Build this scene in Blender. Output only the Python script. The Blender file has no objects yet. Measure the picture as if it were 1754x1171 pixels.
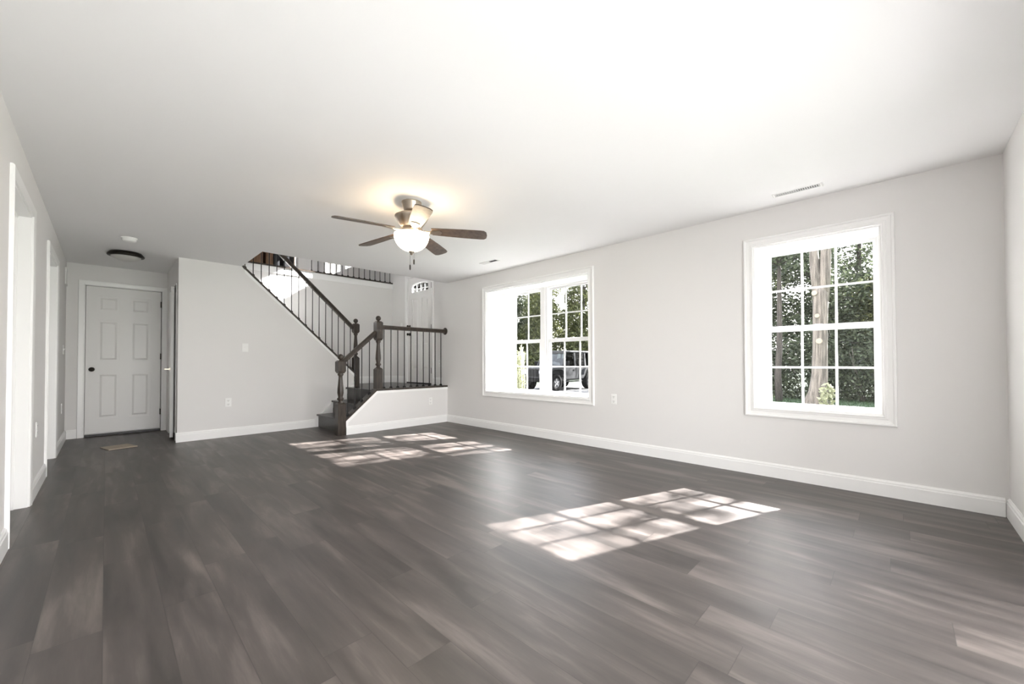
import bpy, math, random
from mathutils import Vector, Matrix
random.seed(7)
SC = bpy.context.scene
COL = SC.collection
PI = math.pi

# ------------------------------------------------------------------ camera
cd = bpy.data.cameras.new('camera')
cam = bpy.data.objects.new('camera', cd)
COL.objects.link(cam)
yaw, pitch, roll = [math.radians(a) for a in (45.65, 0.85, -0.16)]
Fw = Vector((math.sin(yaw)*math.cos(pitch), math.cos(yaw)*math.cos(pitch), math.sin(pitch)))
R0 = Vector((math.cos(yaw), -math.sin(yaw), 0)); U0 = R0.cross(Fw)
Rv = math.cos(roll)*R0 + math.sin(roll)*U0
Uv = -math.sin(roll)*R0 + math.cos(roll)*U0
cam.matrix_world = Matrix(((Rv.x, Uv.x, -Fw.x, 0), (Rv.y, Uv.y, -Fw.y, 0), (Rv.z, Uv.z, -Fw.z, 1.044), (0, 0, 0, 1)))
cd.sensor_width = 36.0
cd.lens = 679.7/1754*36.0
cd.shift_y = 24.1/1754
cd.clip_start = 0.02
cd.clip_end = 400
SC.camera = cam

# ------------------------------------------------------------------ light and exposure
SC.view_settings.view_transform = 'Standard'
SC.view_settings.look = 'None'
SC.view_settings.gamma = 1.0
SC.view_settings.use_curve_mapping = False
SC.view_settings.exposure = 2.6
SC.cycles.use_denoising = True
SC.cycles.max_bounces = 14
SC.cycles.diffuse_bounces = 10
SC.cycles.transparent_max_bounces = 16
SC.cycles.sample_clamp_indirect = 8.0

wd = bpy.data.worlds.new('sky'); SC.world = wd; wd.use_nodes = True
wn = wd.node_tree.nodes; wl = wd.node_tree.links
bg = wn['Background']
tc = wn.new('ShaderNodeTexCoord'); sep = wn.new('ShaderNodeSeparateXYZ'); rmp = wn.new('ShaderNodeValToRGB')
wl.new(tc.outputs['Generated'], sep.inputs[0]); wl.new(sep.outputs['Z'], rmp.inputs[0]); wl.new(rmp.outputs[0], bg.inputs['Color'])
rmp.color_ramp.elements[0].position = 0.0; rmp.color_ramp.elements[0].color = (1.0, 0.97, 0.94, 1)
rmp.color_ramp.elements[1].position = 0.7; rmp.color_ramp.elements[1].color = (0.80, 0.88, 1.0, 1)
bg.inputs['Strength'].default_value = 1.15

sl = bpy.data.lights.new('sun', 'SUN'); sun = bpy.data.objects.new('sun', sl); COL.objects.link(sun)
sl.energy = 15.0; sl.angle = math.radians(0.6); sl.color = (1.0, 0.985, 0.97)
SUN_TRAVEL = Vector((-1.386, 0.53, -1.0)).normalized()
sun.rotation_euler = SUN_TRAVEL.to_track_quat('-Z', 'Y').to_euler()
sun.location = (20, -8, 14)

def portal(loc, rot, sx, sy):
    l = bpy.data.lights.new('window_daylight_portal', 'AREA'); l.shape = 'RECTANGLE'; l.size = sx; l.size_y = sy
    l.cycles.is_portal = True
    o = bpy.data.objects.new('window_daylight_portal', l); COL.objects.link(o); o.location = loc; o.rotation_euler = rot
portal((4.62, 3.73, 1.37), (0, PI/2, 0), 1.7, 2.1)
portal((4.62, 0.53, 1.36), (0, PI/2, 0), 1.6, 1.0)
portal((1.38, -0.72, 1.05), (PI/2, 0, 0), 3.5, 2.2)

# area lamp added as fill in the made-up patio door behind the camera
al = bpy.data.lights.new('patio_fill_light', 'AREA'); al.shape = 'RECTANGLE'; al.size = 3.1; al.size_y = 1.4; al.energy = 12.5; al.color = (1.0, 0.985, 0.97)
ao = bpy.data.objects.new('patio_fill_light', al); COL.objects.link(ao); ao.location = (1.3, -0.52, 0.78); ao.rotation_euler = (PI/2, 0, 0)

# ------------------------------------------------------------------ materials
def mat(name, color, rough=0.6, metal=0.0, spec=0.5, noise=0.0, nscale=20.0, bump=0.0, bscale=300.0, emit=None, estr=0.0, coat=0.0):
    m = bpy.data.materials.new(name); m.use_nodes = True
    nt = m.node_tree; b = nt.nodes['Principled BSDF']
    b.inputs['Base Color'].default_value = (*color, 1); b.inputs['Roughness'].default_value = rough
    b.inputs['Metallic'].default_value = metal; b.inputs['Specular IOR Level'].default_value = spec
    b.inputs['Coat Weight'].default_value = coat
    if emit: b.inputs['Emission Color'].default_value = (*emit, 1); b.inputs['Emission Strength'].default_value = estr
    t = nt.nodes.new('ShaderNodeTexCoord')
    if noise:
        n = nt.nodes.new('ShaderNodeTexNoise'); n.inputs['Scale'].default_value = nscale; n.inputs['Detail'].default_value = 6
        nt.links.new(t.outputs['Object'], n.inputs['Vector'])
        mx = nt.nodes.new('ShaderNodeMix'); mx.data_type = 'RGBA'
        mx.inputs['A'].default_value = (*[c*(1-noise) for c in color], 1); mx.inputs['B'].default_value = (*[min(1, c*(1+noise)) for c in color], 1)
        nt.links.new(n.outputs['Fac'], mx.inputs['Factor']); nt.links.new(mx.outputs['Result'], b.inputs['Base Color'])
    if bump:
        n = nt.nodes.new('ShaderNodeTexNoise'); n.inputs['Scale'].default_value = bscale; n.inputs['Detail'].default_value = 3
        nt.links.new(t.outputs['Object'], n.inputs['Vector'])
        bp = nt.nodes.new('ShaderNodeBump'); bp.inputs['Strength'].default_value = bump; bp.inputs['Distance'].default_value = 0.002
        nt.links.new(n.outputs['Fac'], bp.inputs['Height']); nt.links.new(bp.outputs['Normal'], b.inputs['Normal'])
    return m

def glass_mat(name, refl=0.08, tint=(1, 1, 1)):
    m = bpy.data.materials.new(name); m.use_nodes = True; nt = m.node_tree; nt.nodes.clear()
    out = nt.nodes.new('ShaderNodeOutputMaterial'); mix = nt.nodes.new('ShaderNodeMixShader')
    tr = nt.nodes.new('ShaderNodeBsdfTransparent'); gl = nt.nodes.new('ShaderNodeBsdfGlossy'); lw = nt.nodes.new('ShaderNodeFresnel')
    tr.inputs['Color'].default_value = (*tint, 1); gl.inputs['Roughness'].default_value = 0.0; lw.inputs['IOR'].default_value = 1.0 + refl*5
    nt.links.new(lw.outputs[0], mix.inputs[0]); nt.links.new(tr.outputs[0], mix.inputs[1]); nt.links.new(gl.outputs[0], mix.inputs[2])
    nt.links.new(mix.outputs[0], out.inputs[0])
    return m

def plank_floor():
    m = bpy.data.materials.new('grey_vinyl_plank'); m.use_nodes = True; nt = m.node_tree; N = nt.nodes; L = nt.links
    b = N['Principled BSDF']; geo = N.new('ShaderNodeNewGeometry'); sp = N.new('ShaderNodeSeparateXYZ'); L.new(geo.outputs['Position'], sp.inputs[0])
    def mt(op, a, bb=None, c=None):
        n = N.new('ShaderNodeMath'); n.operation = op
        for i, v in enumerate((a, bb, c)):
            if v is None: continue
            if isinstance(v, (int, float)): n.inputs[i].default_value = v
            else: L.new(v, n.inputs[i])
        return n.outputs[0]
    x = mt('DIVIDE', sp.outputs['X'], 0.182); row = mt('FLOOR', x); fx = mt('FRACT', x)
    wn1 = N.new('ShaderNodeTexWhiteNoise'); wn1.noise_dimensions = '1D'; L.new(row, wn1.inputs['W'])
    y = mt('DIVIDE', mt('ADD', sp.outputs['Y'], mt('MULTIPLY', wn1.outputs['Value'], 1.22)), 1.22)
    pl = mt('FLOOR', y); fy = mt('FRACT', y)
    cmb = N.new('ShaderNodeCombineXYZ'); L.new(row, cmb.inputs[0]); L.new(pl, cmb.inputs[1])
    wn2 = N.new('ShaderNodeTexWhiteNoise'); wn2.noise_dimensions = '3D'; L.new(cmb.outputs[0], wn2.inputs['Vector'])
    # grain coordinates: stretched along the plank, shifted per plank
    gv = N.new('ShaderNodeCombineXYZ')
    L.new(mt('ADD', mt('MULTIPLY', sp.outputs['X'], 1.0), mt('MULTIPLY', wn2.outputs['Value'], 37.0)), gv.inputs[0])
    L.new(mt('ADD', mt('MULTIPLY', sp.outputs['Y'], 0.09), mt('MULTIPLY', wn2.outputs['Value'], 11.0)), gv.inputs[1])
    n1 = N.new('ShaderNodeTexNoise'); n1.inputs['Scale'].default_value = 14; n1.inputs['Detail'].default_value = 8; n1.inputs['Roughness'].default_value = 0.62; L.new(gv.outputs[0], n1.inputs['Vector'])
    gv2 = N.new('ShaderNodeCombineXYZ')
    L.new(mt('ADD', sp.outputs['X'], mt('MULTIPLY', wn2.outputs['Value'], 17.0)), gv2.inputs[0])
    L.new(mt('ADD', mt('MULTIPLY', sp.outputs['Y'], 0.13), mt('MULTIPLY', wn2.outputs['Value'], 5.0)), gv2.inputs[1])
    n2 = N.new('ShaderNodeTexNoise'); n2.inputs['Scale'].default_value = 8.5; n2.inputs['Detail'].default_value = 3; n2.inputs['Distortion'].default_value = 0.6; L.new(gv2.outputs[0], n2.inputs['Vector'])
    n3 = N.new('ShaderNodeTexNoise'); n3.inputs['Scale'].default_value = 160; n3.inputs['Detail'].default_value = 2; L.new(gv.outputs[0], n3.inputs['Vector'])
    t = mt('ADD', mt('MULTIPLY', n1.outputs['Fac'], 0.55), mt('MULTIPLY', n2.outputs['Fac'], 0.95))
    t = mt('ADD', t, mt('MULTIPLY', wn2.outputs['Value'], 0.12))
    t = mt('ADD', t, mt('MULTIPLY', n3.outputs['Fac'], 0.10))
    cr = N.new('ShaderNodeValToRGB'); L.new(mt('SUBTRACT', t, 0.37), cr.inputs[0])
    e = cr.color_ramp.elements
    e[0].position = 0.28; e[0].color = FLOOR_C[0]
    e[1].position = 0.80; e[1].color = FLOOR_C[2]
    k = e.new(0.54); k.color = FLOOR_C[1]
    # seams
    sx = mt('LESS_THAN', mt('MINIMUM', fx, mt('SUBTRACT', 1.0, fx)), 0.008)
    sy = mt('LESS_THAN', mt('MINIMUM', fy, mt('SUBTRACT', 1.0, fy)), 0.0014)
    seam = mt('MAXIMUM', sx, sy)
    mx = N.new('ShaderNodeMix'); mx.data_type = 'RGBA'; L.new(mt('MULTIPLY', seam, 0.55), mx.inputs['Factor'])
    L.new(cr.outputs[0], mx.inputs['A']); mx.inputs['B'].default_value = (0.02, 0.017, 0.015, 1)
    L.new(mx.outputs['Result'], b.inputs['Base Color'])
    L.new(mt('ADD', 0.36, mt('MULTIPLY', n1.outputs['Fac'], 0.16)), b.inputs['Roughness'])
    b.inputs['Specular IOR Level'].default_value = 0.9
    bp = N.new('ShaderNodeBump'); bp.inputs['Strength'].default_value = 0.25; bp.inputs['Distance'].default_value = 0.0015
    L.new(mt('SUBTRACT', n1.outputs['Fac'], mt('MULTIPLY', seam, 0.8)), bp.inputs['Height']); L.new(bp.outputs['Normal'], b.inputs['Normal'])
    return m
FLOOR_C = [(0.030, 0.0240, 0.0212, 1), (0.068, 0.0555, 0.0495, 1), (0.165, 0.138, 0.123, 1)]

def leaf_mat(name, dark, light, trans=0.35):
    m = bpy.data.materials.new(name); m.use_nodes = True; nt = m.node_tree; N = nt.nodes; L = nt.links
    b = N['Principled BSDF']; out = N['Material Output']; geo = N.new('ShaderNodeNewGeometry')
    cr = N.new('ShaderNodeValToRGB'); L.new(geo.outputs['Random Per Island'], cr.inputs[0])
    cr.color_ramp.elements[0].color = (*dark, 1); cr.color_ramp.elements[1].color = (*light, 1)
    L.new(cr.outputs[0], b.inputs['Base Color']); b.inputs['Roughness'].default_value = 0.5; b.inputs['Specular IOR Level'].default_value = 0.3
    tr = N.new('ShaderNodeBsdfTranslucent'); L.new(cr.outputs[0], tr.inputs['Color'])
    mx = N.new('ShaderNodeMixShader'); mx.inputs[0].default_value = trans
    L.new(b.outputs[0], mx.inputs[1]); L.new(tr.outputs[0], mx.inputs[2]); L.new(mx.outputs[0], out.inputs[0])
    return m

def bark_mat(name, c1, c2):
    m = bpy.data.materials.new(name); m.use_nodes = True; nt = m.node_tree; N = nt.nodes; L = nt.links
    b = N['Principled BSDF']; tcn = N.new('ShaderNodeTexCoord'); mp = N.new('ShaderNodeMapping'); mp.inputs['Scale'].default_value = (14, 14, 1.1)
    L.new(tcn.outputs['Object'], mp.inputs[0]); n = N.new('ShaderNodeTexNoise'); n.inputs['Scale'].default_value = 2.2; n.inputs['Detail'].default_value = 7
    L.new(mp.outputs[0], n.inputs['Vector']); cr = N.new('ShaderNodeValToRGB'); L.new(n.outputs['Fac'], cr.inputs[0])
    cr.color_ramp.elements[0].position = 0.35; cr.color_ramp.elements[0].color = (*c1, 1); cr.color_ramp.elements[1].position = 0.65; cr.color_ramp.elements[1].color = (*c2, 1)
    L.new(cr.outputs[0], b.inputs['Base Color']); b.inputs['Roughness'].default_value = 0.9
    bp = N.new('ShaderNodeBump'); bp.inputs['Strength'].default_value = 0.9; bp.inputs['Distance'].default_value = 0.03
    L.new(n.outputs['Fac'], bp.inputs['Height']); L.new(bp.outputs['Normal'], b.inputs['Normal'])
    return m

def wood_mat(name, c1, c2, rough=0.4, axis=(1, 1, 12), scale=4):
    m = bpy.data.materials.new(name); m.use_nodes = True; nt = m.node_tree; N = nt.nodes; L = nt.links
    b = N['Principled BSDF']; tcn = N.new('ShaderNodeTexCoord'); mp = N.new('ShaderNodeMapping'); mp.inputs['Scale'].default_value = axis
    L.new(tcn.outputs['Object'], mp.inputs[0]); n = N.new('ShaderNodeTexNoise'); n.inputs['Scale'].default_value = scale; n.inputs['Detail'].default_value = 6
    L.new(mp.outputs[0], n.inputs['Vector']); cr = N.new('ShaderNodeValToRGB'); L.new(n.outputs['Fac'], cr.inputs[0])
    cr.color_ramp.elements[0].position = 0.3; cr.color_ramp.elements[0].color = (*c1, 1); cr.color_ramp.elements[1].position = 0.7; cr.color_ramp.elements[1].color = (*c2, 1)
    L.new(cr.outputs[0], b.inputs['Base Color']); b.inputs['Roughness'].default_value = rough
    return m

M = {}
M['wall'] = mat('greige_wall_paint', (0.765, 0.755, 0.747), 0.75, bump=0.05, bscale=500)
M['ceiling'] = mat('white_ceiling_paint', (0.815, 0.812, 0.812), 0.9, bump=0.05, bscale=400)
M['trim'] = mat('white_semigloss_trim', (0.88, 0.88, 0.875), 0.3)
M['door'] = mat('white_door_paint', (0.80, 0.795, 0.785), 0.38)
M['vinyl'] = mat('white_window_vinyl', (0.87, 0.87, 0.875), 0.35)
M['floor'] = plank_floor()
M['glass'] = glass_mat('window_glass', 0.06)
M['stain'] = wood_mat('dark_stained_oak', (0.018, 0.013, 0.010), (0.060, 0.045, 0.034), 0.32, (6, 6, 1.2), 6)
M['tread'] = wood_mat('dark_stained_tread', (0.016, 0.014, 0.013), (0.050, 0.045, 0.041), 0.3, (2, 14, 14), 3)
M['iron'] = mat('black_iron', (0.012, 0.011, 0.011), 0.45, 0.3)
M['nickel'] = mat('brushed_nickel', (0.42, 0.36, 0.30), 0.3, 1.0)
M['bronze'] = mat('dark_bronze', (0.03, 0.026, 0.022), 0.4, 0.8)
M['plate'] = mat('white_plastic', (0.86, 0.86, 0.85), 0.35)
M['slot'] = mat('dark_slot', (0.03, 0.03, 0.03), 0.7)
M['blade'] = wood_mat('walnut_fan_blade', (0.060, 0.042, 0.032), (0.14, 0.10, 0.076), 0.38, (5, 5, 5), 6)
M['bowl'] = mat('lit_frosted_bowl', (0.9, 0.86, 0.8), 0.4, emit=(1.0, 0.80, 0.55), estr=2.6)
M['frost'] = mat('unlit_frosted_glass', (0.55, 0.54, 0.52), 0.35)
M['mat'] = mat('tan_board', (0.42, 0.35, 0.28), 0.85, noise=0.15, nscale=30)
M['siding'] = mat('white_siding', (0.80, 0.80, 0.80), 0.6)
M['grass'] = leaf_mat('lawn_grass', (0.016, 0.034, 0.012), (0.040, 0.072, 0.028), 0.2)
M['lawn'] = mat('lawn_soil', (0.026, 0.048, 0.018), 0.9, noise=0.5, nscale=3)
M['drive'] = mat('driveway_gravel', (0.055, 0.054, 0.053), 0.9, noise=0.3, nscale=30)
M['leafA'] = leaf_mat('evergreen_leaf', (0.013, 0.019, 0.010), (0.082, 0.098, 0.056))
M['leafB'] = leaf_mat('broad_leaf', (0.022, 0.029, 0.010), (0.120, 0.128, 0.050))
M['leafC'] = leaf_mat('pale_leaf', (0.17, 0.18, 0.10), (0.36, 0.36, 0.25))
M['bark'] = bark_mat('cedar_bark', (0.050, 0.042, 0.035), (0.150, 0.128, 0.110))
M['bark2'] = bark_mat('dark_bark', (0.02, 0.017, 0.015), (0.06, 0.05, 0.042))
M['scar'] = mat('cut_branch_wood', (0.20, 0.165, 0.13), 0.8, noise=0.15, nscale=40)
M['car'] = mat('grey_car_paint', (0.018, 0.0185, 0.020), 0.45, 0.0, spec=0.25)
M['cartrim'] = mat('black_car_plastic', (0.003, 0.003, 0.0032), 0.7, spec=0.1)
M['tire'] = mat('tire_rubber', (0.003, 0.003, 0.003), 0.9, spec=0.1)
M['rim'] = mat('alloy_rim', (0.16, 0.16, 0.165), 0.4, 0.3)
M['lens'] = mat('headlight_lens', (0.25, 0.26, 0.29), 0.1)
M['carglass'] = glass_mat('car_glass', 0.05, (0.35, 0.38, 0.40))
M['cab'] = wood_mat('brown_cabinet_wood', (0.16, 0.085, 0.045), (0.30, 0.17, 0.10), 0.45, (3, 3, 1), 5)
M['black'] = mat('black_enamel', (0.02, 0.02, 0.022), 0.3)
M['roof'] = mat('roof_shingle', (0.08, 0.078, 0.075), 0.9, noise=0.3, nscale=10)

# ------------------------------------------------------------------ mesh helpers
class MB:
    def __init__(s): s.v = []; s.f = []; s.smooth = []; s.T = None
    def add(s, vs, fs, sm=False):
        n = len(s.v)
        if s.T is not None: vs = [s.T(*p) for p in vs]
        s.v += [tuple(p) for p in vs]; s.f += [tuple(i+n for i in f) for f in fs]; s.smooth += [sm]*len(fs)
        return s
    def box(s, x0, x1, y0, y1, z0, z1):
        return s.add([(x0,y0,z0),(x1,y0,z0),(x1,y1,z0),(x0,y1,z0),(x0,y0,z1),(x1,y0,z1),(x1,y1,z1),(x0,y1,z1)],
                     [(0,3,2,1),(4,5,6,7),(0,1,5,4),(1,2,6,5),(2,3,7,6),(3,0,4,7)])
    def prism(s, poly, axis, a, b):
        """poly: 2D points in the other two axes (in axis order), extruded from a to b."""
        n = len(poly)
        def P(p, t):
            q = list(p); q.insert(axis, t); return tuple(q)
        return s.add([P(p, a) for p in poly] + [P(p, b) for p in poly],
                     [tuple(range(n))[::-1], tuple(range(n, 2*n))] + [(i, (i+1) % n, n+(i+1) % n, n+i) for i in range(n)])
    def lathe(s, cx, cy, prof, n=24, sm=True):
        """prof: (radius, z) pairs from bottom to top."""
        vs = []; fs = []
        for r, z in prof:
            for i in range(n):
                a = 2*PI*i/n; vs.append((cx+r*math.cos(a), cy+r*math.sin(a), z))
        for j in range(len(prof)-1):
            for i in range(n): fs.append((j*n+i, j*n+(i+1) % n, (j+1)*n+(i+1) % n, (j+1)*n+i))
        s.add(vs, fs, sm)
        k = len(prof)-1
        s.add([vs[i] for i in range(n)], [tuple(range(n))[::-1]]); s.add([vs[k*n+i] for i in range(n)], [tuple(range(n))])
        return s
    def tube(s, pts, rads, n=10, sm=True, jitter=None):
        pts = [Vector(p) for p in pts]
        if isinstance(rads, (int, float)): rads = [rads]*len(pts)
        vs = []; fs = []; ref = Vector((0.3, 0.9, 0.1))
        for k, p in enumerate(pts):
            d = (pts[min(k+1, len(pts)-1)]-pts[max(k-1, 0)]).normalized()
            r0 = ref if abs(d.dot(ref)) < 0.95 else Vector((1, 0, 0))
            u = d.cross(r0).normalized(); w = d.cross(u).normalized()
            for i in range(n):
                a = 2*PI*i/n; rr = rads[k]*(jitter(k, i) if jitter else 1)
                vs.append(tuple(p+u*rr*math.cos(a)+w*rr*math.sin(a)))
        for j in range(len(pts)-1):
            for i in range(n): fs.append((j*n+i, (j+1)*n+i, (j+1)*n+(i+1) % n, j*n+(i+1) % n))
        fs += [tuple(range(n)), tuple(range((len(pts)-1)*n, len(pts)*n))[::-1]]
        return s.add(vs, fs, sm)
    def bar(s, p, q, w, h):
        """rectangular bar from p to q; w horizontal, h in the vertical plane."""
        p = Vector(p); q = Vector(q); d = (q-p).normalized()
        u = d.cross(Vector((0, 0, 1)))
        u = u.normalized() if u.length > 1e-4 else Vector((1, 0, 0))
        t = u.cross(d).normalized(); vs = []
        for c in (p, q):
            for a, b in ((-1, -1), (1, -1), (1, 1), (-1, 1)): vs.append(tuple(c+u*w/2*a+t*h/2*b))
        return s.add(vs, [(0,1,2,3),(7,6,5,4),(0,4,5,1),(1,5,6,2),(2,6,7,3),(3,7,4,0)])

WORLD = {}
def obj(name, mb, m, parent=None, bevel=0.0, origin=None):
    xs, ys, zs = zip(*mb.v)
    o0 = Vector(origin) if origin else Vector(((min(xs)+max(xs))/2, (min(ys)+max(ys))/2, min(zs)))
    me = bpy.data.meshes.new(name)
    me.from_pydata([(x-o0.x, y-o0.y, z-o0.z) for x, y, z in mb.v], [], mb.f)
    me.polygons.foreach_set('use_smooth', mb.smooth)
    me.materials.append(m); me.update()
    o = bpy.data.objects.new(name, me); COL.objects.link(o); WORLD[o.name] = o0
    if parent is not None:
        o.parent = parent; o.location = o0 - WORLD[parent.name]
    else: o.location = o0
    if bevel:
        md = o.modifiers.new('bevel', 'BEVEL'); md.width = bevel; md.segments = 2; md.limit_method = 'ANGLE'
    return o
def struct(name, mb, m, parent=None, bevel=0.0):
    o = obj(name, mb, m, parent, bevel)
    if parent is None: o['kind'] = 'structure'
    return o
def empty(name, loc, label=None, cat=None, group=None, kind=None):
    o = bpy.data.objects.new(name, None); COL.objects.link(o); o.location = loc; o.empty_display_size = 0.1
    WORLD[o.name] = Vector(loc)
    if label: o['label'] = label
    if cat: o['category'] = cat
    if group: o['group'] = group
    if kind: o['kind'] = kind
    return o
def tag(o, label, cat, group=None, kind=None):
    o['label'] = label; o['category'] = cat
    if group: o['group'] = group
    if kind: o['kind'] = kind
    return o

def rect_frame(mb, mapf, u0, u1, v0, v1, prof):
    """mitred moulding around a rectangle. prof: closed loop of (outward, protrusion). mapf(u, v, d) -> xyz"""
    n = len(prof); vs = []; fs = []
    for cu, cv in ((-1, -1), (1, -1), (1, 1), (-1, 1)):
        for w, d in prof:
            u = (u0-w) if cu < 0 else (u1+w); v = (v0-w) if cv < 0 else (v1+w)
            vs.append(mapf(u, v, d))
    for k in range(4):
        for i in range(n):
            fs.append((k*n+i, k*n+(i+1) % n, ((k+1) % 4)*n+(i+1) % n, ((k+1) % 4)*n+i))
    mb.add(vs, fs)
def rect_frame3(mb, mapf, u0, u1, v0, v1, prof):
    """the same on three sides (door casing), open at v0."""
    n = len(prof); vs = []; fs = []
    for cu, cv in ((-1, 0), (-1, 1), (1, 1), (1, 0)):
        for w, d in prof:
            vs.append(mapf((u0-w) if cu < 0 else (u1+w), v0 if cv == 0 else (v1+w), d))
    for k in range(3):
        for i in range(n): fs.append((k*n+i, k*n+(i+1) % n, (k+1)*n+(i+1) % n, (k+1)*n+i))
    fs += [tuple(range(n)), tuple(range(3*n, 4*n))]
    mb.add(vs, fs)
CASING = [(0, 0), (0, 0.016), (0.006, 0.020), (0.014, 0.016), (0.022, 0.016), (0.030, 0.013), (0.056, 0.016), (0.058, 0.024), (0.066, 0.028), (0.074, 0.026), (0.078, 0.014), (0.078, 0)]
DCASING = [(0, 0), (0, 0.011), (0.012, 0.015), (0.04, 0.018), (0.058, 0.019), (0.064, 0.012), (0.064, 0)]
def baseboard(mb, p, q, nrm, h=0.125):
    """board from p to q on the floor line (x, y, z); nrm = horizontal direction into the room."""
    prof = [(0, 0), (0.016, 0), (0.016, h*0.76), (0.012, h*0.80), (0.012, h*0.90), (0.006, h*0.96), (0.005, h), (0, h)]
    n = len(prof); vs = []
    for c in (p, q):
        for d, z in prof: vs.append((c[0]+nrm[0]*d, c[1]+nrm[1]*d, c[2]+z))
    mb.add(vs, [tuple(range(n)), tuple(range(n, 2*n))] + [(i, (i+1) % n, n+(i+1) % n, n+i) for i in range(n)])

# ------------------------------------------------------------------ dimensions
XR, XW, XL = 4.214, 4.60, -0.391           # right wall face, its outside, left wall face
YB, YK, YN, YF, YH = 6.80, 5.717, -0.512, 7.80, 8.19
HC, LZ, UZ, UC = 2.44, 0.62, 2.73, 5.20    # ceiling, landing, upper floor, upper ceiling
XE = 4.30                                   # entry wall face
W1 = (2.775, 4.685, 0.582, 2.155)
W2 = (0.095, 0.968, 0.617, 2.105)

# ------------------------------------------------------------------ room shell
fl = MB().box(XL-0.6, XR, YN, YK, -0.12, 0).box(XL-0.6, 2.90, YK, YB+0.11, -0.12, 0).box(XL-0.6, 1.7, YB+0.11, YH+0.4, -0.12, 0)
struct('floor', fl, M['floor'])

c = MB().box(XL-0.2, XW, YN-0.2, YK, HC, UZ-0.02).box(XL-0.2, 1.362, YK, YB, HC, UZ-0.02).box(XL-0.2, 0.77, YB, YH+0.2, HC, UZ-0.02)
struct('ceiling', c, M['ceiling'])

def wall_with_holes(mb, box, axis_u, holes):
    """box = (x0,x1,y0,y1,z0,z1); holes = list of (u0,u1,z0,z1) along axis_u ('x' or 'y')."""
    x0, x1, y0, y1, z0, z1 = box
    u0, u1 = (x0, x1) if axis_u == 'x' else (y0, y1)
    us = sorted({u0, u1, *[h[0] for h in holes], *[h[1] for h in holes]})
    for a, b in zip(us[:-1], us[1:]):
        m = (a+b)/2; zs = [(z0, z1)]
        for h in holes:
            if h[0] < m < h[1]:
                nz = []
                for s, e in zs:
                    if h[2] > s: nz.append((s, min(e, h[2])))
                    if h[3] < e: nz.append((max(s, h[3]), e))
                zs = [q for q in nz if q[1]-q[0] > 1e-4]
        for s, e in zs:
            if axis_u == 'x': mb.box(a, b, y0, y1, s, e)
            else: mb.box(x0, x1, a, b, s, e)
    return mb
struct('wall_right', wall_with_holes(MB(), (XR, XW, YN-0.2, 5.87, -0.4, HC), 'y', [W1, W2]), M['wall'])
FW = (5.95, 7.15, 3.70, 5.1)              # foyer window above the front door
GW = (9.8, 11.55, 3.45, 4.75)              # upstairs window further back
DF = (6.32, 7.20, LZ+0.03, 2.76)           # front door opening
struct('wall_entry', wall_with_holes(MB(), (XE, XW, 5.87, 12.2, -0.4, UC), 'y', [DF, FW, GW]), M['wall'])
struct('wall_entry_upper', MB().box(XE, XW, YK-0.12, 5.87, HC, UC), M['wall'])
PD = (-0.30, 3.05, 0.02, 2.12)              # patio door added behind the camera to let in light
struct('wall_near', wall_with_holes(MB(), (XL-0.2, XR, YN-0.2, YN, -0.4, HC), 'x', [PD]), M['wall'])
LD1 = (3.66, 4.55, -0.2, 2.12); LD2 = (5.69, 6.66, -0.2, 2.12)
struct('wall_left', wall_with_holes(MB(), (XL-0.12, XL, YN-0.2, YH+0.2, -0.1, HC), 'y', [LD1, LD2]), M['wall'])
HD = (-0.215, 0.605, -0.2, 2.15)
struct('wall_hall', wall_with_holes(MB(), (XL, 1.7, YH, YH+0.12, -0.1, HC), 'x', [HD]), M['wall'])
CD = (6.985, 7.82, -0.2, 2.12)
struct('wall_closet', wall_with_holes(MB(), (0.66, 0.77, YB+0.11, YH, -0.1, HC), 'y', [CD]), M['wall'])
# wall under the upper flight: straight on the left, raked on the right
def capz(x): return 2.451-0.955*(x-1.382)
wb = MB().prism([(0.66, -0.1), (3.02, -0.1), (3.02, capz(3.02)-0.03), (1.385, HC-0.028), (1.362, HC), (0.66, HC)], 1, YB, YB+0.11)
struct('wall_back', wb, M['wall'])
struct('wall_stairwell', MB().box(0.77, XE, YF, YF+0.11, -0.1, UZ-0.012), M['wall'])
# knee wall beside the lower flight and the landing
def kz(x): return 0.20+0.90*(x-2.405)
struct('wall_knee', MB().prism([(2.42, 0), (XR, 0), (XR, LZ-0.012), (2.886, LZ-0.012), (2.42, kz(2.42)-0.015)], 1, YK, YK+0.11), M['wall'])
# floors and shell above
struct('floor_landing', MB().box(2.90, XE, YK+0.11, YF, LZ-0.19, LZ), M['tread'])
struct('floor_upstairs', MB().box(XL-0.2, XE, YF+0.11, 12.2, HC+0.02, UZ).box(XL-0.2, 1.02, YB, YF, HC+0.06, UZ), M['tread'])
struct('wall_upstairs_front', MB().box(XL-0.2, XE, YK-0.12, YK, UZ-0.02, UC), M['wall'])
struct('wall_upstairs_back', wall_with_holes(MB(), (XL-0.2, XE, 12.0, 12.12, UZ, UC), 'x', [(3.42, 3.98, 3.3, 4.9), (-0.3, 3.2, 4.0, 5.05)]), M['wall'])
struct('wall_upstairs_left', MB().box(XL-0.2, XL-0.08, YK, 12.0, UZ, UC), M['wall'])
struct('ceiling_upstairs', MB().box(XL-0.3, XW, YK-0.12, 12.3, UC, UC+0.2), M['ceiling'])
struct('wall_closet_inside', MB().box(1.22, 1.30, YB+0.11, YH, -0.1, 1.95), M['wall'])
struct('wall_hall_light_block', MB().box(-0.5, 0.77, YH+0.14, YH+0.24, -0.1, HC), M['wall'])  # unseen slab added behind the hall door to stop light leaking in
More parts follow.
